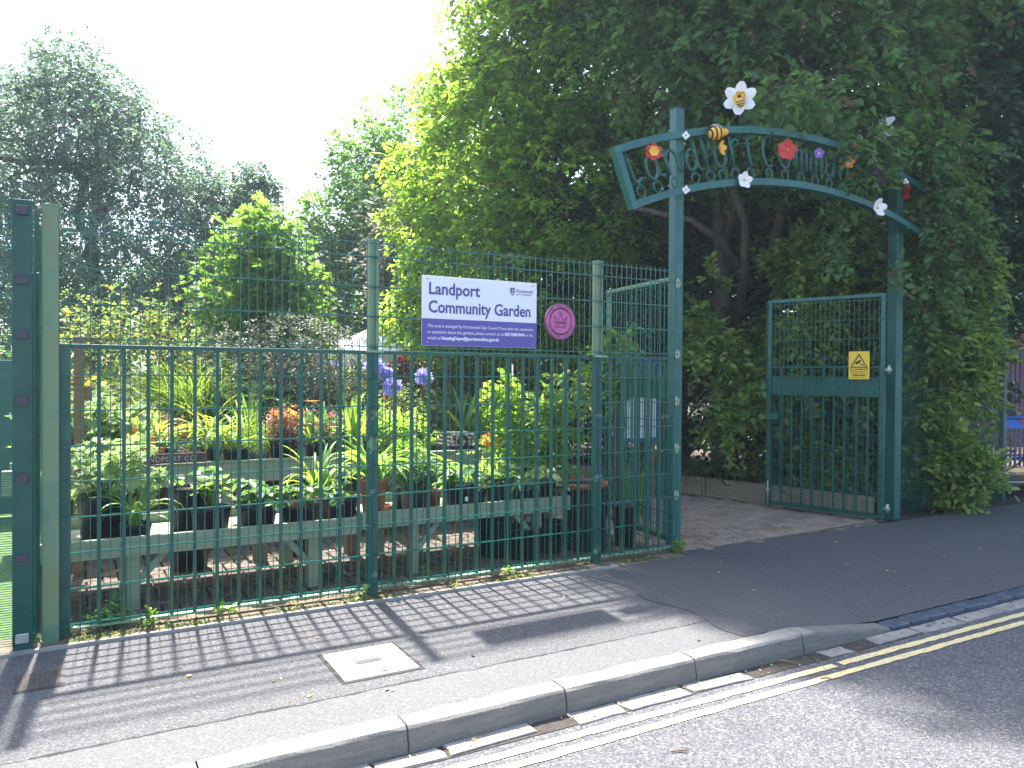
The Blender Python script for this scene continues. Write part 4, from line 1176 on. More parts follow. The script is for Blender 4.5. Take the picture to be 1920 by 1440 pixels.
def bigleaf(mat, kind):
    key = (mat.name, kind)
    if key in LF: return LF[key]
    m = MB()
    if kind == 'berry':       # three toothed leaflets on a stalk
        m.tube([(0, 0, 0), (.25, 0, .55), (.5, 0, .8)], .012, 4)
        for a in (-65, 0, 65):
            c, s = math.cos(R(a)), math.sin(R(a))
            vs = []
            out = [(0, 0), (.12, -.15), (.28, -.23), (.42, -.18), (.5, -.05), (.5, .05), (.42, .18), (.28, .23), (.12, .15)]
            for x, y in out: vs.append((.5 + x * c - y * s, x * s + y * c, .8 + .12 * abs(y) / .2 - .35 * x))
            vs.append((.5 + .28 * c, .28 * s, .8 - .10))
            m.add(vs, [(i, (i + 1) % 9, 9) for i in range(9)], True)
    elif kind == 'marrow':    # large jagged lobed leaf on a thick stalk
        m.tube([(0, 0, 0), (.12, 0, .5), (.3, 0, .9)], [.035, .028, .02], 5)
        vs = [(.3, 0, .9)]; n = 18
        for i in range(n):
            a = -math.pi * .86 + 2 * math.pi * .86 * i / (n - 1); r = .55 * (1.0 if i % 4 in (0,) else .72 if i % 2 else .85) * (1.15 - .25 * abs(a) / math.pi)
            vs.append((.3 + r * math.cos(a), r * math.sin(a), .9 + .10 * math.sin(i * 2.1) - .12 * r + .12 * abs(math.sin(a))))
        m.add(vs, [(0, i, i + 1) for i in range(1, n)], True)
    elif kind == 'rose':      # pinnate leaf
        m.tube([(0, 0, 0), (.4, 0, .3), (.9, 0, .35)], .012, 4)
        for t in (.3, .52, .74, .95):
            for s in ((-1, 1) if t < .9 else (0,)):
                cx_, cz_ = t * .95, .22 + .14 * t
                dx, dy = (.45, s * .9) if s else (1, 0)
                l_ = .34; w_ = .10
                px_, py_ = -dy, dx
                vs = [(cx_, 0, cz_), (cx_ + dx * l_ * .4 + px_ * w_, dy * l_ * .4 + py_ * w_, cz_ + .03), (cx_ + dx * l_, dy * l_, cz_ - .05), (cx_ + dx * l_ * .4 - px_ * w_, dy * l_ * .4 - py_ * w_, cz_ + .03)]
                m.add(vs, [(0, 1, 2), (0, 2, 3)])
    me = m.mesh('leaf', mat); LF[key] = me
    return me
def leafy_plant(root, n, size, mat, kind, z=0.0, spread=.05, seed=1, tilt=.5):
    g = random.Random(seed); me = bigleaf(mat, kind)
    for i in range(n):
        s = size * g.uniform(.6, 1.15)
        o = link('leaf', me, root, (g.uniform(-spread, spread), g.uniform(-spread, spread), z), (g.uniform(-.2, .2), g.uniform(-.35, tilt), 2 * math.pi * i / n + g.uniform(-.4, .4)), s)
def potted(x, y, zb, r, h, mat, label, group='potted plants on the low benches', **k):
    t = empty('potted_plant', (x, y, zb), label, 'potted plant', group)
    t.rotation_euler = (0, 0, k.pop('rz', 0.0))
    pot_parts(t, r, h, mat, **k)
    return t
ZB1, ZB2 = .401, .421
def H(zt, zb): return zt - zb
# --- front benches, left to right
t = potted(.17, 5.72, ZB1, .18, .30, dark_plastic, 'very wide black pot at the left end of the bench with tall pale leafy plant')
leafball(t, [(0, 0, .52, .22), (-.1, .05, .40, .15), (.14, 0, .45, .14)], 75, .075, lf_pale, 'lobed', seed=3, Ls=.12, base=(0, 0, .26))
t = potted(.33, 5.50, ZB1, .095, .13, dark_plastic, 'small black pot of arching lily leaves at the left of the bench')
strap_plant(t, 24, .38, lf_strap, 'lily', .11, .03, 2)
t = potted(.70, 5.77, ZB1, .165, .31, dark_plastic, 'tall black pot with a smooth round rim behind the marrow plant')
leafy_plant(t, 7, .18, lf_berry, 'berry', .27, .08, 4)
t = potted(.79, 5.53, ZB1, .13, .20, dark_plastic, 'black pot holding a marrow plant with large jagged leaves')
leafy_plant(t, 6, .20, lf_bright, 'marrow', .17, .03, 8, .35)
leafy_plant(t, 3, .19, lf_pale, 'marrow', .17, .03, 18, .9)
t = potted(1.09, 5.53, ZB1, .14, .19, dark_plastic, 'black pot of strawberry leaves right of the marrow plant')
leafy_plant(t, 22, .15, lf_berry, 'berry', .16, .08, 5)
t = potted(1.13, 5.80, ZB1, .14, .24, dark_plastic, 'black pot at the back of the bench behind the strawberries', rim=True)
leafy_plant(t, 14, .16, lf_berry, 'berry', .2, .08, 55)
t = potted(1.39, 5.55, ZB1, .145, .165, dark_plastic, 'wide black pot of strawberry leaves with a few reddened ones')
leafy_plant(t, 20, .15, lf_berry, 'berry', .14, .08, 6); leafy_plant(t, 4, .12, lf_red, 'berry', .14, .09, 7, .9)
t = potted(1.60, 5.82, ZB1, .11, .18, terracotta, 'terracotta pot with long yellow green lily leaves at the back of the bench')
strap_plant(t, 34, .48, lf_strap, 'lily', .15, .05, 9, lf_strap_y)
t = potted(1.69, 5.52, ZB1, .12, .20, dark_plastic, 'black pot with low round leaves just left of the terracotta pot')
leafy_plant(t, 12, .11, lf_berry, 'berry', .17, .08, 10, .8)
t = potted(1.94, 5.53, ZB2, .105, .30, terracotta, 'tall terracotta pot with lush fountain of broad lily leaves behind the fence post', taper=.72)
strap_plant(t, 60, .42, lf_strap, 'broad', .27, .05, 11, wx=.75)
t = potted(2.27, 5.53, ZB2, .10, .20, dark_plastic, 'black pot with a dense feathery green bush', square=True)
leafball(t, [(0, 0, .33, .13), (-.05, 0, .27, .10), (.06, .02, .28, .10)], 420, .028, lf_far, 'oval', seed=12, k=6, Ls=.05, base=(0, 0, .18), shell=.6)
t = potted(2.28, 5.80, ZB2, .10, .22, dark_plastic, 'pot behind the feathery bush with a bright cut-leaved plant')
leafball(t, [(0.06, 0, .42, .12)], 110, .05, lf_bright, 'lobed', seed=13, k=5, Ls=.06, base=(0, 0, .2))
t = potted(2.46, 5.60, ZB2, .06, .17, terracotta, 'narrow empty terracotta pot between two black pots')
t = potted(2.65, 5.53, ZB2, .13, .215, dark_plastic, 'black pot with a small white price label and wide strawberry leaves')
MB().box(-.012, .012, -.135, -.132, .09, .125).build('price_label', white_p, t)
leafy_plant(t, 16, .19, lf_berry, 'berry', .19, .07, 14)
t = potted(2.86, 5.62, ZB2, .07, .16, dark_plastic, 'small pot of reddish trailing stems')
leafball(t, [(0, -.03, .16, .10), (0, -.08, .06, .05)], 60, .025, lf_red, 'oval', seed=15, k=4, Ls=.06, base=(0, 0, .14))
t = potted(3.02, 5.56, ZB2, .10, .235, dark_plastic, 'square black pot right of the strawberry leaves', square=True)
leafy_plant(t, 10, .20, lf_bright, 'rose', .22, .05, 16)
strap_plant(t, 6, .22, lf_strap, 'iris', .21, .03, 17)
t = potted(3.29, 5.55, ZB2, .10, .16, dark_plastic, 'low square black pot with fern-like drooping leaves', square=True)
leafy_plant(t, 26, .30, lf_pale, 'rose', .2, .05, 19, .9)
t = potted(3.50, 5.62, ZB2, .08, .14, dark_plastic, 'small black pot at the right end of the bench', square=True)
leafy_plant(t, 16, .26, lf_berry, 'rose', .15, .05, 20, .7)
t = potted(2.07, 5.72, ZB2, .09, .06, terracotta, 'shallow terracotta saucer pot on the bench beside the fence post')
# --- on the raised table
ZT = .656
def tp(x, y, r, h, mat, label, **k): return potted(x, y, ZT, r, h, mat, label, group='potted plants on the pale green table', **k)
t = tp(.08, 7.35, .20, .22, dark_plastic, 'big pot of pale potato foliage at the left of the pale green table')
leafball(t, [(0, 0, .42, .30), (.25, -.1, .30, .24), (-.2, 0, .30, .24), (.15, -.25, .1, .22)], 260, .085, lf_pale, 'lobed', seed=21, k=5, Ls=.12, base=(0, 0, .2))
t = tp(.43, 7.16, .09, .16, dark_plastic, 'pot of blazing orange blooms left of the name plank')
leafball(t, [(0, 0, .26, .12)], 40, .05, lf_bright, 'fine', seed=22, k=4, base=(0, 0, .15)); leafball(t, [(.02, -.03, .25, .12)], 26, .05, fl_orange, 'lobed', 'flowers', seed=23, k=4, Ls=.05, stems=False)
t = tp(.60, 7.45, .085, .19, terracotta, 'small terracotta pot with yellowing lily leaves at the left of its row')
strap_plant(t, 26, .42, lf_strap_y, 'lily', .17, .04, 24)
t = tp(.74, 7.15, .045, .15, terracotta, 'tiny terracotta pot with a succulent above the name plank')
leafball(t, [(0, 0, .2, .05)], 30, .035, lf_blue, 'oval', seed=25, k=4, Ls=.02, stems=False)
t = tp(.89, 7.17, .05, .17, terracotta, 'tiny terracotta pot right of the succulent')
leafball(t, [(0, 0, .22, .05)], 26, .035, lf_berry, 'oval', seed=26, k=4, Ls=.02, stems=False)
t = tp(1.04, 7.18, .065, .19, dark_plastic, 'slim black pot with fresh green lily leaves')
strap_plant(t, 26, .44, lf_strap, 'lily', .17, .03, 27)
t = tp(1.23, 7.15, .11, .17, dark_plastic, 'black pot with an upright sheaf of lily leaves left of the heather')
strap_plant(t, 40, .46, lf_strap, 'lily', .15, .05, 28, lf_strap_y)
t = tp(1.44, 7.22, .10, .14, grey_timber, 'grey wooden tub of thin grasses')
leafball(t, [(0, 0, .24, .12)], 60, .16, lf_grass, 'blade', seed=29, k=5, Ls=.05, stems=False)
t = tp(1.66, 7.18, .14, .24, dark_plastic, 'wide black pot of russet heather twigs')
leafball(t, [(0, 0, .36, .15)], 260, .03, lf_red, 'oval', seed=30, k=5, Ls=.09, base=(0, 0, .2), smat=wood_stem)
leafball(t, [(.03, 0, .45, .11)], 30, .05, fl_orange, 'lobed', 'flowers', seed=31, k=3, Ls=.04, stems=False)
t = tp(1.92, 7.2, .08, .18, dark_plastic, 'black pot with an orange lily bloom on a tall stem')
strap_plant(t, 20, .40, lf_strap, 'lily', .16, .03, 32)
q = MB().tube([(0, 0, .16), (.01, 0, .4), (.0, 0, .58)], .005, 5).build('stem', stem_m, t)
for k in range(6):
    vs, fs = petal(.075, .02, .03, Matrix.Translation((0, 0, .58)) @ Matrix.Rotation(R(60 * k), 4, 'Z') @ Matrix.Rotation(R(62), 4, 'X'))
    MB().add(vs, fs, True).build('petal', fl_orange, t)
t = tp(2.05, 7.25, .10, .2, dark_plastic, 'black pot of magenta flowers')
leafball(t, [(0, 0, .32, .14)], 90, .045, lf_far, 'fine', seed=34, k=4, base=(0, 0, .18)); leafball(t, [(0, 0, .36, .14)], 12, .04, fl_pink, 'lobed', 'flowers', seed=35, k=3, Ls=.03, stems=False)
t = tp(2.33, 7.2, .10, .16, dark_plastic, 'black pot with stiff upright iris leaves')
strap_plant(t, 22, .55, lf_strap, 'iris', .14, .04, 36)
t = tp(2.75, 7.2, .12, .16, dark_plastic, 'black pot of mixed lime green foliage near the fence post')
leafball(t, [(0, 0, .3, .18)], 120, .06, lf_bright, 'fine', seed=37, k=5, base=(0, 0, .14))
# second row on the table
for i, (uu, vv, kd, n_, l_, mt, lb) in enumerate((
    (.30, 7.62, 'lily', 30, .50, lf_strap_y, 'black pot of golden lily leaves at the back of the table above the orange blooms'),
    (.72, 7.62, 'lily', 30, .50, lf_strap, 'black pot of green lily leaves at the back of the table above the name plank'),
    (1.08, 7.62, 'lily', 34, .52, lf_strap_y, 'black pot of green and gold lily leaves at the back of the table'),
    (1.42, 7.62, 'iris', 26, .50, lf_strap, 'black pot of short sword leaves at the back of the table left of the heather'),
    (2.2, 7.62, 'lily', 34, .55, lf_strap, 'black pot of long arching leaves behind the magenta flowers'),
    (2.55, 7.6, 'lily', 34, .50, lf_strap_y, 'black pot of yellowing leaves at the back of the table by the middle fence post'),
    (3.0, 7.62, 'lily', 34, .52, lf_strap, 'black pot of arching leaves at the back of the table left of the log tray'))):
    t = tp(uu, vv, .11, .17, dark_plastic, lb)
    strap_plant(t, n_, l_, mt, kd, .15, .06, 140 + i, lf_strap)
# log tray
lt = empty('log_tray', (3.44, 7.2, ZT), 'black plastic tray heaped with cut logs on the pale green table', 'tray')
lt2 = MB()
for a in ((-.25, .25, -.14, -.13), (-.25, .25, .13, .14), (-.25, -.24, -.128, .128), (.24, .25, -.128, .128)): lt2.box(a[0], a[1], a[2], a[3], 0.012, .12)
lt2.box(-.25, .25, -.14, .14, 0, .0115); lt2.build('tray', dark_plastic, lt)
g = random.Random(41); lm = MB().tube([(0, -.12, 0), (0, .12, 0)], .022, 8, False).mesh('log', bark)
endm = MB().tube([(0, -.1215, 0), (0, -.1195, 0)], .0205, 8).mesh('cut_end', simple('cut_wood', (.50, .38, .31), .8, .3, 20))
k = 0
for row in range(6):
    for i in range(11 - row):
        x = -.225 + .044 * i + .022 * row; z_ = .05 + row * .036
        if abs(x) > .235 - .01 * row and row > 1: continue
        o = link('log', lm, None, (3.44 + x, 7.2 + g.uniform(-.02, .01), ZT + z_), (0, 0, g.uniform(-.2, .2)), (1 + g.uniform(-.2, .2), 1, 1 + g.uniform(-.2, .2)))
        tag(o, 'cut log with pale sawn end heaped in the black tray', 'log', 'cut logs heaped in the black tray'); link('cut_end', endm, o); k += 1
# agapanthus with lilac heads
for i, (loc, r_) in enumerate((((2.405, 6.85, 1.576), .085), ((2.56, 6.8, 1.384), .085), ((2.882, 6.8, 1.47), .075), ((2.528, 6.9, 1.508), .05))):
    if i == 0: ag = empty('agapanthus', (loc[0] + .1, 6.85, 0), 'agapanthus with round lilac flower heads beside the middle fence post', 'plant')
    bx, by = ag.location[0], ag.location[1]
    MB().tube([(0.02 * i, 0, .1), ((loc[0] - bx) * .8, 0, loc[2] * .6), (loc[0] - bx, loc[1] - by, loc[2])], .005, 5).build('stem', stem_m, ag)
    gg2 = np.random.default_rng(i + 60); n = 110
    d = nrm(gg2.normal(size=(n, 3))); c = np.array([loc[0] - bx, loc[1] - by, loc[2]])
    leaves('flower_head', c + d * r_ * .55, np.full(n, .055) * (.7 + .5 * gg2.random(n)), d + gg2.normal(size=(n, 3)) * .25, gg2.normal(size=(n, 3)), 'lobed', fl_purple, ag)
    m = MB()
    for k in range(0, n, 4): m.tube([c, c + d[k] * r_ * .6], .0015, 3, False)
    m.build('flower_stalks', stem_m, ag, 'stuff')
strap_plant(ag, 30, .6, lf_strap, 'broad', .05, .08, 61, wx=.6)

# --- mid-ground plants
def plant(name, x, y, z, label, cat='plant', group=None): return empty(name, (x, y, z), label, cat, group)
t = plant('grass_clump', 1.12, 8.95, .80, 'large fountain of bright green ornamental grass behind the tables')
g2 = np.random.default_rng(70); n = 1500
base = g2.normal(size=(n, 3)) * np.array([.16, .12, .02]); d = nrm(g2.normal(size=(n, 3)) * np.array([.55, .5, .0]) + np.array([0, 0, 1.0]))
def blades(name, base, d, L_, w_, mat, root, sag=.35, seg=5):
    n = len(base); side = nrm(np.cross(d, g2.normal(size=(n, 3)) * .3 + np.array([0, 0, 1.0]) + .01))
    hor = nrm(d * np.array([1, 1, 0]) + 1e-4)
    Vs = []
    for i in range(seg + 1):
        t_ = i / seg
        P = base + d * (L_ * t_)[:, None] + hor * (L_ * sag * t_ ** 2)[:, None] * .6 - np.array([0, 0, 1.0]) * (L_ * sag * t_ ** 3)[:, None]
        wd = (w_ * (1 - t_) ** .6 + .0004)
        Vs += [P - side * wd, P + side * wd]
    V = np.stack(Vs, 1).reshape(-1, 3); k = 2 * (seg + 1)
    q = np.array([(2 * i, 2 * i + 1, 2 * i + 3, 2 * i + 2) for i in range(seg)])
    F = (np.arange(n)[:, None, None] * k + q[None]).reshape(-1, 4)
    return fast(name, V, F, mat, root, 'stuff')
blades('blades', base, d, 1.0 + .45 * g2.random(n), .0042, lf_grass, t, .42)
t = plant('yellowing_shrub', .5, 9.3, 0, 'loose shrub with scattered yellow leaves and bare stems behind the planter', 'shrub')
yb = [(-.50, 0, 1.95, .42), (.02, .05, 2.02, .5), (.5, 0, 1.85, .45), (-.3, 0, 1.4, .45), (.3, -.1, 1.35, .45), (0, 0, .95, .5), (.75, .1, 1.4, .35)]
leafball(t, yb, 1050, .052, lf_yel, 'fine', seed=71, k=5, Ls=.16, shell=.9, base=(0, 0, .1), smat=wood_stem, rand=.7)
t = plant('yellow_herb', -.12, 8.8, .94, 'tall yellow flowering herb growing at the left of the planter', 'plant')
leafball(t, [(0, 0, .25, .22), (.35, 0, .15, .2)], 120, .05, lf_yel, 'fine', seed=72, k=4, base=(0, 0, 0))
leafball(t, [(.1, -.1, .42, .25)], 30, .05, simple_y := leafmat('petal_yellow', (.75, .5, .03), (.8, .6, .05), .4), 'lobed', 'flowers', seed=73, k=3, Ls=.04, stems=False)
t = plant('cotoneaster', 2.15, 8.75, 0, 'broad grey green mounded shrub with tiny leaves behind the fence', 'shrub')
leafball(t, [(0.02, 0, 1.72, .55), (-.45, .1, 1.62, .48), (.38, 0, 1.66, .42), (-.1, -.1, 1.2, .55), (.4, -.1, 1.15, .45), (-.4, 0, 1.1, .45), (.1, 0, .7, .5)], 3300, .034, lf_cot, 'oval', seed=74, k=7, Ls=.20, droop=.55, shell=.35, base=(0, 0, .1), smat=wood_stem, rand=.45)
t = plant('young_maple', 2.0, 9.9, 0, 'bright green young maple rising behind the fence between the birch and the lime trees', 'tree')
leafball(t, [(.02, 0, 3.05, .5), (-.18, 0, 2.5, .62), (.28, -.1, 2.45, .55), (0, 0, 1.9, .6), (.0, 0, 3.35, .3)], 1300, .085, lf_maple, 'lobed', seed=75, k=5, Ls=.22, droop=.35, shell=.7, base=(0, 0, .1), smat=wood_stem)
MB().tube([(0, 0, 0), (.03, 0, 1.4), (0, 0, 2.6)], [.05, .04, .02], 8).build('trunk', bark, t)
t = plant('leafy_plant', -.02, 8.1, 0, 'billowing pale green plant filling the corner by the wooden post')
leafball(t, [(0, 0, .95, .30), (.3, 0, .85, .25), (.15, -.05, .6, .35)], 260, .06, lf_bright, 'fine', seed=131, k=5, Ls=.12)
t = plant('leafy_plant', 1.65, 8.2, 0, 'lime green leafy plant behind the heather pot')
leafball(t, [(0, 0, 1.0, .28), (-.3, 0, .9, .22), (.28, .05, .95, .24), (0, 0, .6, .35)], 300, .055, lf_bright, 'fine', seed=132, k=5, Ls=.12)
# border plants in front of the shrubs (each a thing)
border = [
 ('leafy_plant', (0.068, 8.2, 1.041), .20, lf_yel, 'fine', .05, 'yellowish bushy plant beside the wooden post'),
 ('leafy_plant', (0.365, 8.4, 1.179), .22, lf_cot, 'oval', .04, 'greyish flowery plant right of the wooden post'),
 ('leafy_plant', (1.681, 8.3, 1.165), .22, lf_blue, 'lobed', .10, 'bluish broad leaved plant below the grey mound'),
 ('leafy_plant', (1.547, 8.6, 1.299), .22, lf_far, 'fine', .07, 'dark green leafy plant right of the tall grass clump'),
 ('leafy_plant', (2.094, 8.4, 1.242), .20, lf_drk, 'fine', .05, 'dark low bush in the shade of the grey mound'),
 ('leafy_plant', (2.627, 8.4, 1.298), .26, lf_yel, 'fine', .045, 'yellow green bush left of the middle fence post'),
 ('leafy_plant', (2.706, 7.9, 0.995), .26, lf_bright, 'fine', .05, 'bright bushy plant just behind the middle fence post'),
 ('leafy_plant', (3.248, 8.2, 1.147), .26, lf_yel, 'fine', .05, 'yellow green bush below the agapanthus flowers'),
 ('leafy_plant', (3.113, 7.7, 0.825), .25, lf_bright, 'fine', .05, 'bright green bush between the fence post and the log tray'),
 ('leafy_plant', (3.943, 8.4, 1.098), .24, lf_far, 'blade', .25, 'thin leaved dark clump above the log tray'),
 ('leafy_plant', (3.518, 8.8, 1.577), .20, lf_copper, 'lobed', .06, 'copper leaved shrub beside the lilac flowers'),
 ('leafy_plant', (2.245, 7.9, 1.006), .16, lf_cot, 'oval', .04, 'pale flecked plant above the orange lily'),
 ('leafy_plant', (0.678, 7.9, 0.993), .16, lf_red, 'fine', .04, 'reddish low plant in front of the planter'),
 ('leafy_plant', (4.551, 9.2, 1.519), .40, lf_far, 'fine', .07, 'dark bushy shrub below the sign'),
]
for i, (nm, c, r_, mt, tp_, lf_, lab) in enumerate(border):
    t = plant(nm, c[0], c[1], 0, lab)
    hh = c[2]
    bl = [(0, 0, hh, r_), (r_ * .7, .05, hh - r_ * .6, r_ * .9), (-r_ * .7, 0, hh - r_ * .5, r_ * .9), (0, 0, max(.25, hh - r_ * 1.8), r_ * 1.2), (0, 0, max(.2, hh * .35), r_ * 1.3)]
    leafball(t, bl, int(520 * (.05 / max(.035, min(lf_, .12))) ** 1.2 * (r_ / .25) ** 2 * .8) + 60, lf_, mt, tp_, seed=80 + i, k=5, Ls=.10, shell=.7, base=(0, 0, 0), smat=stem_m)
t = plant('iris_clump', 4.254, 7.9, .2, 'upright clump of pale sword leaves right of the log tray')
strap_plant(t, 40, 1.05, lf_grass, 'iris', .0, .14, 99)
t = plant('reed_clump', 3.999, 8.3, .2, 'dark reedy clump directly behind the log tray')
strap_plant(t, 40, 1.15, lf_strap, 'iris', .0, .16, 98, wx=.6)
t = plant('spiky_plant', .62, 8.45, .75, 'bluish spiky plant standing in front of the planter', )
strap_plant(t, 22, .45, lf_blue, 'iris', .0, .05, 97)
t = plant('orange_flower_drift', .3, 8.9, .95, 'flat orange red flowers floating above the planter')
leafball(t, [(0, 0, .22, .22), (.3, 0, .22, .18)], 26, .045, fl_orange, 'lobed', 'flowers', seed=96, k=3, Ls=.04, stems=True, flat=.15)

# tall fruiting shrubs right of the sign
t = plant('apple_tree', 3.72, 5.98, 0, 'young apple tree with bright leaves and a few red fruits behind the right fence section', 'tree')
ab_ = [(-.42, 0, 1.40, .15), (-.40, .0, 1.20, .20), (-.22, 0, 1.08, .27), (.05, -.1, 1.25, .17), (.05, -.1, 1.50, .11), (.18, -.05, 1.08, .2), (.42, -.1, 1.38, .12), (.45, -.12, 1.6, .11), (-.55, 0, 1.30, .1), (.1, 0, .8, .25), (-.15, 0, .75, .28)]
leafball(t, ab_, 460, .07, lf_bright, 'fine', seed=101, k=5, Ls=.11, shell=.9, base=(0, 0, .1), smat=wood_stem, rand=.6)
MB().tube([(0, 0, 0), (-.03, 0, .5), (-.08, 0, 1.0), (-.1, 0, 1.4)], [.016, .014, .01, .006], 6).build('trunk', bark, t)
ap_m = simple('apple_skin', (.48, .10, .05), .35, .4, 12)
for a in ((.10, -.2, 1.475), (.41, -.3, 1.40), (-.02, -.15, 1.2)):
    MB().ell(a, (.024, .024, .022), 10, 8).build('apple', ap_m, t)
t = plant('rose_bush', 3.45, 5.95, 0, 'dense ferny bush of pale green leaflets under the apple tree', 'shrub')
leafy_plant(t, 95, .20, lf_berry, 'rose', .55, .25, 102, .6)
leafball(t, [(0, 0, .75, .28), (.25, 0, .7, .25), (-.22, 0, .8, .22)], 170, .05, lf_bright, 'fine', seed=103, k=6, Ls=.12, base=(0, 0, .1), smat=stem_m, shell=.9)
t = plant('tomato_cane', 3.15, 6.2, 0, 'two pale canes standing among the bright leaves', 'canes')
MB().tube([(0, 0, 0), (0, 0, 1.62)], .012, 6).tube([(.42, .1, 0), (.42, .1, 1.60)], .012, 6).build('cane', galv, t)
t = plant('orange_day_lily', 3.02, 5.95, 0, 'leafy clump with an orange flower to the left of the ferny bush')
strap_plant(t, 30, .7, lf_strap, 'lily', .35, .08, 104)
leafball(t, [(.12, -.02, .93, .05)], 8, .06, fl_orange, 'lobed', 'flowers', seed=105, k=3, Ls=.02, stems=False)
# tree guard and pots on the ground
tg = empty('tree_guard', (3.86, 5.50, 0), 'black perforated plastic cylinder standing behind the right fence post', 'tree guard')
q = MB(); n = 40; r_ = .175
for k in range(n):
    for s in (-1, 1):
        pts = [(r_ * math.cos(2 * math.pi * k / n + s * t * 1.6), r_ * math.sin(2 * math.pi * k / n + s * t * 1.6), .52 * t) for t in np.linspace(0, 1, 9)]
        q.tube(pts, .0042, 4, False)
q.build('net', dark_plastic, tg, 'stuff')
MB().lathe([(.165, .0), (.165, .5)], 24).build('liner', simple('liner_dark', (.02, .02, .03), .5, .2, 12), tg)
ts = empty('saucer', (3.80, 5.48, .53), 'wide terracotta saucer resting on the black perforated cylinder', 'saucer')
MB().lathe([(.001, 0), (.19, 0), (.235, .035), (.24, .055), (.225, .055), (.20, .02), (.001, .015)], 28).build('dish', terracotta, ts)
MB().lathe([(.21, .035), (.001, .045)], 20).build('soil', soil, ts)
bk = empty('bucket', (4.22, 5.42, 0), 'black bucket with its wire handle up beside the arch post', 'bucket')
MB().lathe([(.001, 0), (.085, 0), (.112, .34), (.118, .342), (.118, .355), (.106, .355), (.08, .02)], 24).build('pail', dark_plastic, bk)
MB().tube([(.115 * math.cos(R(a)), .02 * math.sin(R(a)), .34 + .04 * math.sin(R(a))) for a in range(0, 181, 20)], .003, 5).build('handle', galv, bk)
gp_ = 'empty black pots on the ground under the bench'
for (x, y, r_, h_, lb) in ((3.02, 5.62, .15, .31, 'wide black pot on the ground under the right end of the bench'), (3.22, 5.45, .16, .26, 'black pot on the ground in front of the other pots'), (3.52, 5.52, .12, .26, 'black pot on the ground beside the perforated cylinder'),
                       (.76, 6.35, .15, .2, 'upturned looking black pot on the ground behind the left bench'), (1.62, 6.4, .11, .16, 'small black pot on the ground seen between the bench legs')):
    t = empty('plant_pot', (x, y, 0), lb, 'pot', gp_); pot_parts(t, r_, h_, dark_plastic)
for (x, y, lb) in ((1.28, 6.35, 'brown wooden block leg standing behind the left bench'), (2.0, 6.25, 'brown wooden block leg behind the middle fence post')):
    t = empty('timber_block', (x, y, 0), lb, 'timber block'); MB().box(-.05, .05, -.05, .05, 0, .36, .005).build('block', brown_timber, t)
t = plant('sword_clump', 5.224, 6.6, 0, 'dark sword leaved clump seen through the left gate leaf')
strap_plant(t, 30, .55, lf_strap, 'iris', .0, .12, 106)
t = plant('tall_seedling', 4.739, 6.2, 0, 'thin green sapling between the right fence post and the notice board', 'shrub')
leafball(t, [(0, 0, 1.75, .16), (.1, 0, 1.92, .12), (-.02, 0, 1.5, .15), (-.05, 0, 1.3, .14)], 60, .085, lf_bright, 'fine', seed=107, k=5, Ls=.14, shell=.95, base=(0, 0, .1), smat=wood_stem)

# ================================================================ weeds and litter on the ground
gw = np.random.default_rng(110)
def weed_patch(name, cx_, cy_, r_, h_, n, leaf, mat, label, tpl='fine'):
    t = empty(name, (cx_, cy_, .005), label, 'weed', 'weeds along the foot of the fence')
    h_ *= .75; r_ *= .8; leaf *= .8
    leafball(t, [(0, 0, h_ * .55, r_ * .7), (r_ * .4, 0, h_ * .4, r_ * .5), (-r_ * .4, 0, h_ * .3, r_ * .5)], n, leaf, mat, tpl, seed=int(abs(cx_) * 100) + 5, k=4, Ls=.04, base=(0, 0, 0), shell=.9, flat=h_ / r_ * .6)
    return t
weed_patch('weed', 0.781, 4.90, .09, .10, 34, .042, lf_bright, 'round leaved weed clump below the left fence section', 'lobed')
weed_patch('weed', 0.366, 4.93, .06, .16, 22, .035, lf_bright, 'tall spindly weed below the left fence section')
weed_patch('weed', 1.633, 4.90, .08, .10, 30, .035, lf_bright, 'weed clump just left of the middle fence post', 'lobed')
weed_patch('weed', 1.821, 4.90, .06, .05, 24, .03, lf_bright, 'low weed just right of the middle fence post')
weed_patch('weed', 2.721, 4.90, .08, .10, 34, .028, lf_bright, 'feathery weed below the sign')
weed_patch('weed', 2.433, 4.88, .07, .05, 120, .02, lf_grass, 'grassy tuft in the verge below the sign')
weed_patch('weed', 4.408, 4.93, .07, .14, 90, .03, lf_bright, 'dense green weed at the foot of the arch post')
weed_patch('weed', 3.579, 4.88, .05, .04, 30, .02, lf_bright, 'tiny weed beside the right fence post foot')
weed_patch('weed', -0.07, 5.02, .08, .10, 40, .035, lf_berry, 'dusty weed at the foot of the olive post')
weed_patch('weed', 0.156, 5.10, .14, .18, 60, .06, lf_berry, 'bushy weeds in the shade under the left end of the bench', 'fine')
weed_patch('weed', 2.19, 5.12, .12, .10, 40, .04, lf_berry, 'weeds in the shade right of the middle fence post')
weed_patch('weed', -.19, 4.9, .05, .10, 40, .03, lf_bright, 'weed squeezed between the two left posts')
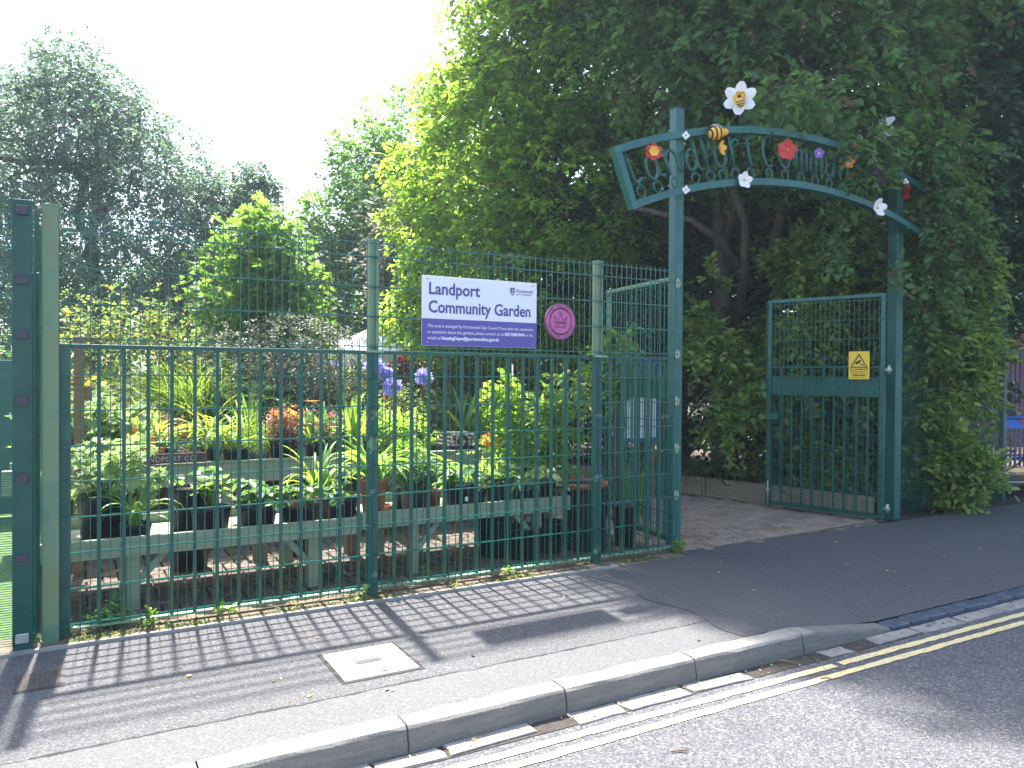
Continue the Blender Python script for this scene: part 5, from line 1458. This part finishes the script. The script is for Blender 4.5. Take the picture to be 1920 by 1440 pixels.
# fine carpet of low weeds in the verge
n = 2600
P = np.stack([gw.uniform(-.1, 4.35, n), 4.86 + np.abs(gw.normal(size=n)) * .07, np.full(n, .008)], 1)
kp = (np.sin(P[:, 0] * 5.1) + np.sin(P[:, 0] * 11.3 + 1) + gw.normal(size=n) * .5) > .3
P = P[kp]; n = len(P)
vg = leaves('verge_weeds', P, .012 + .02 * gw.random(n), gw.normal(size=(n, 3)) * np.array([1, 1, .5]) + np.array([0, 0, .35]), gw.normal(size=(n, 3)) * .4 + np.array([0, 0, 1]), 'fine', lf_yel, None, 'stuff')
n = 900
P = np.stack([gw.uniform(-.1, 6.2, n), 5.15 + np.abs(gw.normal(size=n)) * .9, np.full(n, .012)], 1)
leaves('path_leaf_litter', P, .015 + .02 * gw.random(n), gw.normal(size=(n, 3)) * np.array([1, 1, .25]), gw.normal(size=(n, 3)) * .3 + np.array([0, 0, 1]), 'fine', leafmat('dry_leaf', (.22, .14, .06), (.2, .13, .05), .2, tint=(.4, .3, .1), tamt=.3), None, 'stuff')
dry = MATS['dry_leaf']
n = 170
P = np.concatenate([np.stack([gw.uniform(4.4, 9, n), gw.uniform(3.3, 6.5, n), np.full(n, .010)], 1), np.stack([gw.uniform(-1, 6, 60), gw.uniform(2.95, 3.04, 60), np.full(60, -.106)], 1), np.stack([gw.uniform(-.3, 4.4, 40), gw.uniform(3.25, 4.75, 40), np.full(40, .006)], 1)])
n = len(P)
leaves('fallen_leaves', P, .012 + .022 * gw.random(n), gw.normal(size=(n, 3)) * np.array([1, 1, .2]), gw.normal(size=(n, 3)) * .3 + np.array([0, 0, 1]), 'fine', leafmat('fallen_leaf', (.24, .16, .07), (.2, .15, .05), .2, tint=(.4, .34, .10), tamt=.2), None, 'stuff')
n = 260
P = np.stack([gw.uniform(-1, 5, n), gw.uniform(2.92, 3.045, n), np.full(n, -.108)], 1)
leaves('gutter_debris', P, .006 + .012 * gw.random(n), gw.normal(size=(n, 3)) * np.array([1, 1, .3]), gw.normal(size=(n, 3)) * .5 + np.array([0, 0, 1]), 'oval', dry, None, 'stuff')
twm = simple('dry_twig', (.24, .15, .09), .85, .3, 20)
def twig(x, y, z, l_, r_, a, label):
    o = MB().tube([(-l_ / 2, 0, r_), (0, .004, r_ * 1.1), (l_ / 2, -.002, r_)], [r_, r_ * 1.05, r_ * .8], 7).build('twig', twm)
    o.location = (x, y, z); o.rotation_euler = (0, 0, a); tag(o, label, 'twig', 'twigs fallen by the kerb')
twig(*[3.361, 3.124, -0.12][:2], -.108, .11, .011, R(8), 'thick stub of branch lying in the gutter by the kerb')
twig(*[3.485, 2.992, -0.12][:2], -.108, .10, .004, R(-48), 'thin bent twig beside the branch stub in the gutter')
twig(*[2.259, 2.504, -0.12][:2], -.116, .075, .0035, R(-25), 'small twig lying alone on the road in the foreground')
twig(*[3.491, 2.738, -0.12][:2], -.116, .055, .0035, R(-25), 'short twig just outside the yellow lines')
twig(*[4.563, 2.519, -0.12][:2], -.116, .05, .004, R(20), 'short twig on the road at the right')
twig(*[1.431, 3.084, -0.12][:2], -.110, .07, .005, R(60), 'pale twig in the gutter near the second kerb joint')
twig(*[1.473, 3.089, -0.12][:2], -.108, .06, .005, R(-10), 'stubby pale twig crossing another in the gutter')
def bigleaf_litter(x, y, z, s, a, mat, label):
    t = MB(); tv, tf = TPL['lobed']; t.add([(v[0] * s, v[1] * s, v[2] * s + .004) for v in tv], [tuple(f) for f in tf.tolist()])
    o = t.build('fallen_leaf', mat); o.location = (x, y, z); o.rotation_euler = (0, 0, a); tag(o, label, 'leaf', 'single fallen leaves by the kerb')
yl = leafmat('bright_yellow_leaf', (.75, .62, .10), (.6, .5, .1), .2)
bigleaf_litter(*[2.028, 3.117, -0.12][:2], -.104, .05, .3, yl, 'yellow leaf lying in the gutter below the kerb joint')
bigleaf_litter(*[2.08, 3.102, -0.12][:2], -.103, .06, 1.3, yl, 'larger yellow leaf beside a brown one in the gutter')
bigleaf_litter(*[2.147, 3.107, -0.12][:2], -.102, .06, 2.3, dry, 'brown leaf next to the yellow leaves in the gutter')
bigleaf_litter(*[2.209, 3.115, -0.12][:2], -.102, .035, .3, yl, 'small yellow leaf furthest right of the gutter leaves')
bigleaf_litter(*[1.767, 3.128, -0.12][:2], -.104, .04, .9, dry, 'curled brown leaf against the kerb face')
bigleaf_litter(*[0.474, 4.058, 0.0][:2], .004, .03, .9, yl, 'tiny yellow leaf on the pavement near the railing shadows')
bigleaf_litter(*[2.409, 3.13, -0.12][:2], -.104, .055, 3, dry, 'flat brown leaf at the kerb foot')

# ================================================================ trees
S_ = dict
tree('birch_tree', (.3, 16.0, 0), 6.0, .13, [(0.05, 16.12, 5.85, 1.7), (-1.05, 16.73, 5.06, 2.09), (1.19, 15.46, 5.27, 1.26), (0.89, 15.61, 3.43, 1.65), (-0.54, 16.42, 3.22, 1.84), (-2.66, 17.64, 5.34, 2.23), (-3.16, 17.9, 3.2, 2.52), (-0.12, 16.23, 7.01, 0.83), (0.56, 15.84, 6.34, 0.87), (-0.71, 16.56, 6.62, 0.87)],
     [(17500, .24, 7, .070, 'oval', S_(droop=.7, shell=.75, rand=.7, gap=.43))], lf_birch, 'tall airy birch filling the upper left beyond the mesh fence',
     limbs=[(0.05, 16.12, 5.85, 1.7), (-1.05, 16.73, 5.06, 2.09), (1.19, 15.46, 5.27, 1.26), (0.89, 15.61, 3.43, 1.65), (-2.66, 17.64, 5.34, 2.23), (-0.12, 16.23, 7.01, 0.83)])
tree('slender_birch', (2.5, 14.9, 0), 5.2, .08, [(2.16, 14.91, 4.6, 0.83), (2.41, 14.75, 3.63, 1.12), (2.8, 14.55, 5.04, 0.41), (2.63, 14.64, 4.22, 0.68), (1.74, 15.12, 2.85, 1.07), (3.05, 14.41, 4.9, 0.24)],
     [(4200, .22, 7, .072, 'oval', S_(droop=.7, shell=.85, rand=.7, gap=.45))], lf_birch, 'smaller wispy birch reaching right of the tall birch')
tree('dense_tree', (5.4, 15.8, 0), 4.6, .2, [(5.27, 15.46, 5.84, 0.89), (4.64, 15.8, 4.62, 0.78), (5.66, 15.22, 4.51, 1.39), (6.33, 14.87, 6.29, 1.17), (4.3, 15.98, 3.5, 1.22), (5.37, 15.37, 3.07, 1.44), (6.82, 14.57, 4.86, 1.66), (3.82, 16.24, 2.61, 1.22)],
     [(6500, .30, 7, .10, 'fine', S_(droop=.2, shell=.5, rand=.5, gap=.2))], lf_mid, 'dense dark green tree in the gap beyond the sign')
tree('hornbeam', (5.6, 9.4, 0), 5.4, .13, [(5.17, 9.2, 6.18, 0.8), (4.98, 9.3, 5.05, 0.84), (4.82, 9.37, 4.07, 0.91), (4.69, 9.43, 3.12, 0.87), (5.36, 9.05, 2.69, 0.95), (4.09, 9.76, 2.32, 0.51), (3.93, 9.88, 4.29, 0.31), (5.93, 8.74, 4.08, 1.24), (5.93, 8.77, 5.68, 1.24), (5.3, 9.15, 7.42, 1.02), (6.25, 8.61, 7.36, 1.46), (4.41, 9.58, 2.54, 0.58), (4.28, 9.65, 1.95, 0.44), (5.49, 8.97, 1.89, 0.66), (4.82, 9.39, 5.67, 0.44), (4.54, 9.54, 4.79, 0.44), (4.47, 9.59, 5.45, 0.33), (4.09, 9.78, 3.55, 0.44)],
     [(9500, .26, 7, .082, 'fine', S_(droop=.35, shell=.30, rand=.45, gap=.34))], lf_lime, 'sunlit yellow green hornbeam left of the arch above the sign',
     limbs=[(5.17, 9.2, 6.18, 0.8), (4.98, 9.3, 5.05, 0.84), (4.69, 9.43, 3.12, 0.87), (5.93, 8.74, 4.08, 1.24), (5.93, 8.77, 5.68, 1.24), (5.3, 9.15, 7.42, 1.02)])
cot2 = tree('whitebeam', (4.6, 12.5, 0), 3.4, .09, [(4.91, 12.19, 4.04, 0.63), (4.67, 12.32, 3.32, 0.63), (4.83, 12.22, 2.78, 0.54)], [(900, .2, 6, .08, 'fine', S_(droop=.3, shell=.8, rand=.6))], lf_cot, 'pale greyish small tree between the dense tree and the hornbeam')
ash_b = [(7.2, 6.09, 5.14, 1.28), (6.38, 6.56, 5.44, 1.04), (7.94, 5.66, 4.78, 0.92), (7.09, 6.17, 6.97, 1.53), (5.93, 6.81, 5.13, 0.67), (7.84, 5.74, 6.43, 1.53), (6.14, 6.71, 6.72, 1.4), (6.78, 6.32, 4.5, 0.58), (7.52, 5.9, 4.41, 0.61)]
ash_b += [(4.85, 7.85, 7.6, 1.0), (5.6, 7.8, 8.2, 1.5), (4.5, 8.6, 8.2, 1.0), (6.6, 7.5, 8.8, 1.7), (4.95, 7.45, 8.8, 1.0), (8.2, 6.9, 8.6, 1.6), (5.6, 8.6, 6.9, 1.0), (6.6, 8.4, 7.2, 1.2)]
ash = tree('ash_tree', (7.6, 7.6, 0), 6.2, .17, ash_b,
     [(9500, .38, 9, .105, 'fine', S_(droop=.45, shell=.4, rand=.4, gap=.2)), (1000, .20, 10, .05, 'fine', S_(droop=.9, shell=.12, rand=.3))], [lf_ash, leafmat('ash_keys', (.20, .14, .07), (.24, .16, .07), .35)], 'huge shady ash tree with brown seed bunches spreading over the arch', limbs=ash_b[:5] + ash_b[9:12])
# the two bare limbs seen under the crown
for pts, r_ in (([(7.55, 7.3, 2.2), (7.2, 6.9, 2.9), (6.95, 6.65, 3.35), (6.55, 6.55, 3.9)], .055), ([(7.3, 7.0, 2.75), (6.8, 6.9, 3.15), (6.3, 6.9, 3.35), (5.6, 7.1, 3.45)], .045), ([(7.75, 7.2, 2.5), (7.5, 6.7, 3.2), (7.45, 6.4, 3.9)], .06)):
    MB().tube([Vector(p) - Vector((7.6, 7.6, 0)) for p in pts], [r_ * 1.2, r_, r_ * .85, r_ * .6][:len(pts)], 8).build('limb', bark, ash)
rb = [(10.3, 5.72, 5.38, 1.39), (10.6, 5.52, 3.71, 1.04), (9.75, 6.0, 3.71, 0.83), (10.9, 5.4, 7.11, 2.08), (11.68, 4.93, 5.04, 2.08), (9.99, 5.91, 7.11, 1.39), (11.56, 4.97, 3.1, 1.39), (9.87, 5.92, 2.81, 0.62), (10.36, 5.64, 2.53, 0.42)]
tree('dark_tree', (10.9, 6.6, 0), 6.5, .2, rb, [(8500, .34, 8, .11, 'fine', S_(droop=.35, shell=.5, rand=.45, gap=.12))], lf_right, 'dark bluish green tree at the right behind the arch post')
mb_ = [(8.02, 8.72, 4.81, 1.44), (7.26, 9.14, 3.69, 1.04), (9.41, 7.93, 4.34, 1.44), (8.72, 8.33, 5.14, 1.28), (10.1, 7.53, 3.71, 1.2), (7.68, 8.9, 3.29, 0.8), (6.77, 9.4, 2.97, 0.96), (6.98, 9.27, 2.17, 0.88), (6.5, 9.58, 4.72, 1.2), (5.94, 9.88, 3.68, 1.04), (6.36, 9.67, 5.68, 0.96)] + [(9.09, 9.37, 3.91, 0.96), (9.78, 8.97, 3.3, 0.79), (8.71, 9.56, 2.77, 0.7), (9.47, 9.13, 2.6, 0.7), (10.16, 8.76, 3.92, 0.79)]
tree('background_tree', (8.6, 9.6, 0), 4.5, .16, mb_, [(10500, .3, 8, .095, 'fine', S_(droop=.3, shell=.6, rand=.45, gap=.1))], lf_far, 'shaded tree filling the space behind the arch')
# hedge behind the right gate leaf and around the gatepost
def hedge_part(root, name, blobs_, n, leaf, mat, seed, k=8, Ls=.24, droop=.55, shell=.95):
    b0 = np.array(root.location)
    P, S, T, Nn, sp = sprays(blobs_, n, Ls, k, leaf, droop=droop, seed=seed, shell=shell, rand=.45, gap=.15)
    leaves(name, P - b0, S, T, Nn, 'fine', mat, root)
    twigs((sp[0] - b0, sp[1], sp[2]), .004, wood_stem, root, 'twigs', 3)
def hedge(name, blobs_, n, leaf, mat, label, seed, tpl='fine', k=7, Ls=.24, droop=.3, shell=.6, base=None, twm_=True, gap=.15):
    b0 = base or (blobs_[0][0], blobs_[0][1], 0)
    t = empty(name, b0, label, 'hedge')
    P, S, T, Nn, sp = sprays(blobs_, n, Ls, k, leaf, droop=droop, seed=seed, shell=shell, rand=.45, gap=gap)
    leaves('foliage', P - np.array(b0), S, T, Nn, tpl, mat, t)
    if twm_: twigs((sp[0] - np.array(b0), sp[1], sp[2]), .004, wood_stem, t, 'twigs', 3)
    return t
hedge('beech_hedge', [(7.61, 6.39, 2.19, 0.58), (8.12, 6.1, 2.19, 0.58), (7.5, 6.44, 1.35, 0.48), (8.12, 6.09, 1.29, 0.58), (7.95, 6.18, 0.58, 0.52), (8.28, 5.98, 0.26, 0.39), (7.05, 6.71, 2.25, 0.39), (6.77, 6.87, 2.44, 0.35), (6.66, 6.93, 1.92, 0.29), (7.05, 6.69, 1.28, 0.39), (6.88, 6.78, 0.89, 0.29), (7.5, 6.43, 0.58, 0.32), (8.34, 5.99, 2.97, 0.52), (7.61, 6.4, 2.83, 0.45)], 4600, .088, lf_hedge, 'shaded hornbeam hedge behind the open right gate leaf', 201, gap=.85, k=8, shell=.8)
hedge('ivy_hedge', [(8.43, 5.3, 2.4, 0.33), (8.64, 5.17, 1.92, 0.4), (8.48, 5.25, 1.31, 0.36), (8.69, 5.13, 1.19, 0.38), (8.79, 5.08, 1.67, 0.25), (8.59, 5.18, 0.58, 0.39), (8.74, 5.09, 0.64, 0.29), (8.43, 5.29, 1.91, 0.24), (8.38, 5.3, 0.7, 0.24), (8.64, 5.15, 0.28, 0.21), (8.69, 5.15, 2.77, 0.42), (8.43, 5.31, 2.95, 0.36)], 4300, .080, lf_hedge, 'glossy mixed hedge swallowing the mesh right of the arch', 202, gap=.75, k=8, shell=.8)
hedge_part(ash, 'hanging_sprays', [(7.2, 5.4, 3.0, .3), (6.95, 5.35, 3.5, .24), (8.05, 5.0, 2.7, .3), (8.15, 4.95, 3.3, .42), (6.9, 5.0, 3.85, .3), (8.2, 5.0, 3.9, .5), (7.95, 5.05, 2.25, .2), (7.75, 4.95, 4.1, .28), (6.85, 4.93, 3.66, .12), (7.35, 4.95, 2.62, .10), (7.95, 4.88, 3.45, .27), (8.25, 4.88, 3.05, .26), (7.6, 4.88, 3.88, .24), (7.78, 4.88, 3.12, .15), (8.2, 4.9, 3.45, .25), (7.3, 4.9, 3.95, .2)], 860, .085, lf_ash, 203)
hedge_part(ash, 'hanging_sprays', [(5.55, 4.95, 4.12, .22), (5.85, 4.95, 4.05, .22), (6.55, 4.98, 3.80, .18), (6.85, 4.95, 3.5, .2), (6.2, 5.05, 4.2, .3)], 150, .085, lf_ash, 204)
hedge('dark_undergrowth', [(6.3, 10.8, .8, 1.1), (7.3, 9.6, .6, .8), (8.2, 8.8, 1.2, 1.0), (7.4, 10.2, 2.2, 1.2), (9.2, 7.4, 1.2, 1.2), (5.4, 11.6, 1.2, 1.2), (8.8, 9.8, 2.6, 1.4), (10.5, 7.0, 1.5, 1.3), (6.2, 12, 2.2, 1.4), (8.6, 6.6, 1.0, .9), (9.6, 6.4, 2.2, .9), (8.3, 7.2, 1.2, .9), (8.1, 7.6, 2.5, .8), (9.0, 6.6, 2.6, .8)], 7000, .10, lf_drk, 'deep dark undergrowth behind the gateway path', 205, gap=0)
t = plant('border_grasses', 6.95, 8.2, .15, 'tufts of long grass behind the sleeper wall')
n = 500; base = g2.normal(size=(n, 3)) * np.array([.25, .35, .01]); d = nrm(g2.normal(size=(n, 3)) * np.array([.5, .5, 0]) + np.array([0, 0, 1.0]))
blades('blades', base, d, .5 + .3 * g2.random(n), .004, lf_far, t, .6)
t = plant('border_leaves', 7.25, 7.2, .15, 'broad low leaves spilling over the sleeper wall')
leafy_plant(t, 26, .24, lf_berry, 'marrow', 0, .3, 206, .9)
t = plant('border_leaves', 7.5, 6.5, .15, 'low leafy plants behind the right gate leaf')
leafy_plant(t, 20, .22, lf_berry, 'marrow', 0, .25, 207, .9)
leafball(t, [(-.1, .3, .35, .3), (.1, -.3, .3, .25)], 90, .08, lf_hedge, 'lobed', seed=208, k=4)
t = plant('spurge', 7.779, 5.6, .15, 'grey green spurge with whorled spiky heads behind the gate leaf')
for (a, b_, c) in ((0, 0, .62), (.08, .05, .72), (-.08, -.05, .45), (.02, .1, .52)):
    MB().tube([(a * .3, b_ * .3, 0), (a, b_, c)], .006, 5).build('stem', stem_m, t)
    gg3 = np.random.default_rng(int(c * 100)); n = 46; dd = nrm(gg3.normal(size=(n, 3)) * np.array([1, 1, .6]) + np.array([0, 0, .2]))
    leaves('leaf_whorl', np.array([a, b_, c]) + gg3.normal(size=(n, 3)) * np.array([.004, .004, .035]), np.full(n, .085), dd, gg3.normal(size=(n, 3)), 'oval', lf_blue, t)
# close mesh behind the ivy, right of the arch
cm = empty('close_mesh_fence', (7.66, 5.18, 0), 'dark close mesh fence half buried in the hedge right of the arch', 'fence')
q = MB(); z = .04
while z < 2.4:
    q.box(0, 2.2, -.0015, .0015, z - .0016, z + .0016); z += .0127 * 1.5
x = 0
while x < 2.2:
    q.box(x - .0015, x + .0015, -.0045, -.0017, .03, 2.4); x += .05
q.build('close_mesh', teal_wire, cm, 'stuff')
for x in (1.1, 2.15): MB().box(x, x + .06, .01, .07, 0, 2.42, .003).build('post', teal, cm)
# far greenery closing the view
P, S, T, Nn, sp = sprays([(-4 + i * 1.5, 21.5 - i * .2, 1.9 + (i * 7 % 3) * .35, 2.2) for i in range(15)] + [(17 + i * 2, 17 - i * 1.5, 2.0, 2.2) for i in range(4)] + [(-1.0, 12.5, .9, 1.0), (1.4, 12.0, .9, 1.0), (3.2, 11.4, .9, .9), (-6, 19, 2.2, 2.2)], 12000, .3, 6, .15, seed=300, droop=.2, shell=.5, gap=0)
leaves('far_shrubbery', P, S, T, Nn, 'oval', lf_far, None, 'stuff')

# ================================================================ right edge: palisade, trolley, building
bf = empty('blue_railing', (10.6, 6.4, 0), 'blue upright railings behind the shopping trolley', 'railing')
bfm = simple('railing_blue', (.02, .035, .16), .5, .2, 6)
for i in range(22): MB().box(i * .13, i * .13 + .045, 0, .02, .05, 1.95, .003).build('bar', bfm, bf)
for z in (.25, 1.75): MB().box(-.05, 2.9, .022, .06, z, z + .05, .003).build('rail', bfm, bf)
tr = empty('shopping_trolley', (10.72, 5.72, 0), 'wire shopping trolley with blue and red handle at the right edge of the picture', 'trolley', rz=R(-30))
chrome = simple('trolley_wire', (.45, .46, .48), .3, .1, 10, metal=.8)
def lerp(a, b, t): return tuple(a[i] + (b[i] - a[i]) * t for i in range(3))
bot = [(-.25, -.35, .55), (.25, -.35, .55), (.20, .40, .62), (-.20, .40, .62)]
top = [(-.28, -.42, .95), (.28, -.42, .95), (.22, .48, .90), (-.22, .48, .90)]
q = MB()
for i in range(4):
    a, b_, c, d_ = bot[i], bot[(i + 1) % 4], top[i], top[(i + 1) % 4]
    for k in range(13):
        q.tube([lerp(a, b_, k / 12), lerp(c, d_, k / 12)], .0025, 4, False)
    for k in range(5): q.tube([lerp(a, c, k / 4), lerp(b_, d_, k / 4)], .003 if k < 4 else .006, 4, False)
for k in range(13): q.tube([lerp(bot[0], bot[1], k / 12), lerp(bot[3], bot[2], k / 12)], .0025, 4, False)
q.build('basket', chrome, tr)
for s in (-1, 1):
    MB().tube([(s * .27, -.42, 1.0), (s * .26, -.38, .6), (s * .25, .1, .3), (s * .22, .45, .14)], .012, 8).build('side_frame', chrome, tr)
    MB().tube([(s * .26, -.40, .6), (s * .27, -.36, .14)], .012, 8).build('side_frame', chrome, tr)
    for y in (-.36, .45):
        wq = MB().tube([(s * .25 - .015, y, .06), (s * .25 + .015, y, .06)], .06, 14).build('wheel', dark_plastic, tr)
MB().tube([(-.27, -.36, .16), (.27, -.36, .16)], .01, 6).build('cross_bar', chrome, tr)
MB().tube([(-.29, -.48, 1.0), (.29, -.48, 1.0)], .018, 10).build('handle', simple('handle_blue', (.02, .15, .55), .3, .1, 10), tr)
MB().box(-.27, .27, -.44, -.425, .86, .97, .003).build('logo_panel', MATS['handle_blue'], tr)
MB().box(-.02, .24, -.443, -.4405, .93, .965).build('red_flash', red_e, tr)
bd = empty('brick_building', (17.5, 9.5, 0), 'low red brick building with a white upper wall beyond the blue railings', 'building', rz=R(-50))
bw = simple('far_brick', (.16, .065, .045), .9, .25, 14)
MB().box(-4, 4, 0, .3, 0, 2.55).build('brick_wall', bw, bd)
MB().box(-4, 4, .02, .3, 2.552, 5.0).build('upper_wall', white_p, bd)
MB().box(-4.1, 4.1, -.1, 2.0, 5.002, 5.2).build('roof', grey_timber, bd)

MB().box(-90, 90, -30, 70, -1.2, 12.5).build('veil_box', hz_m, None, 'stuff')  # box holding the added glare volume
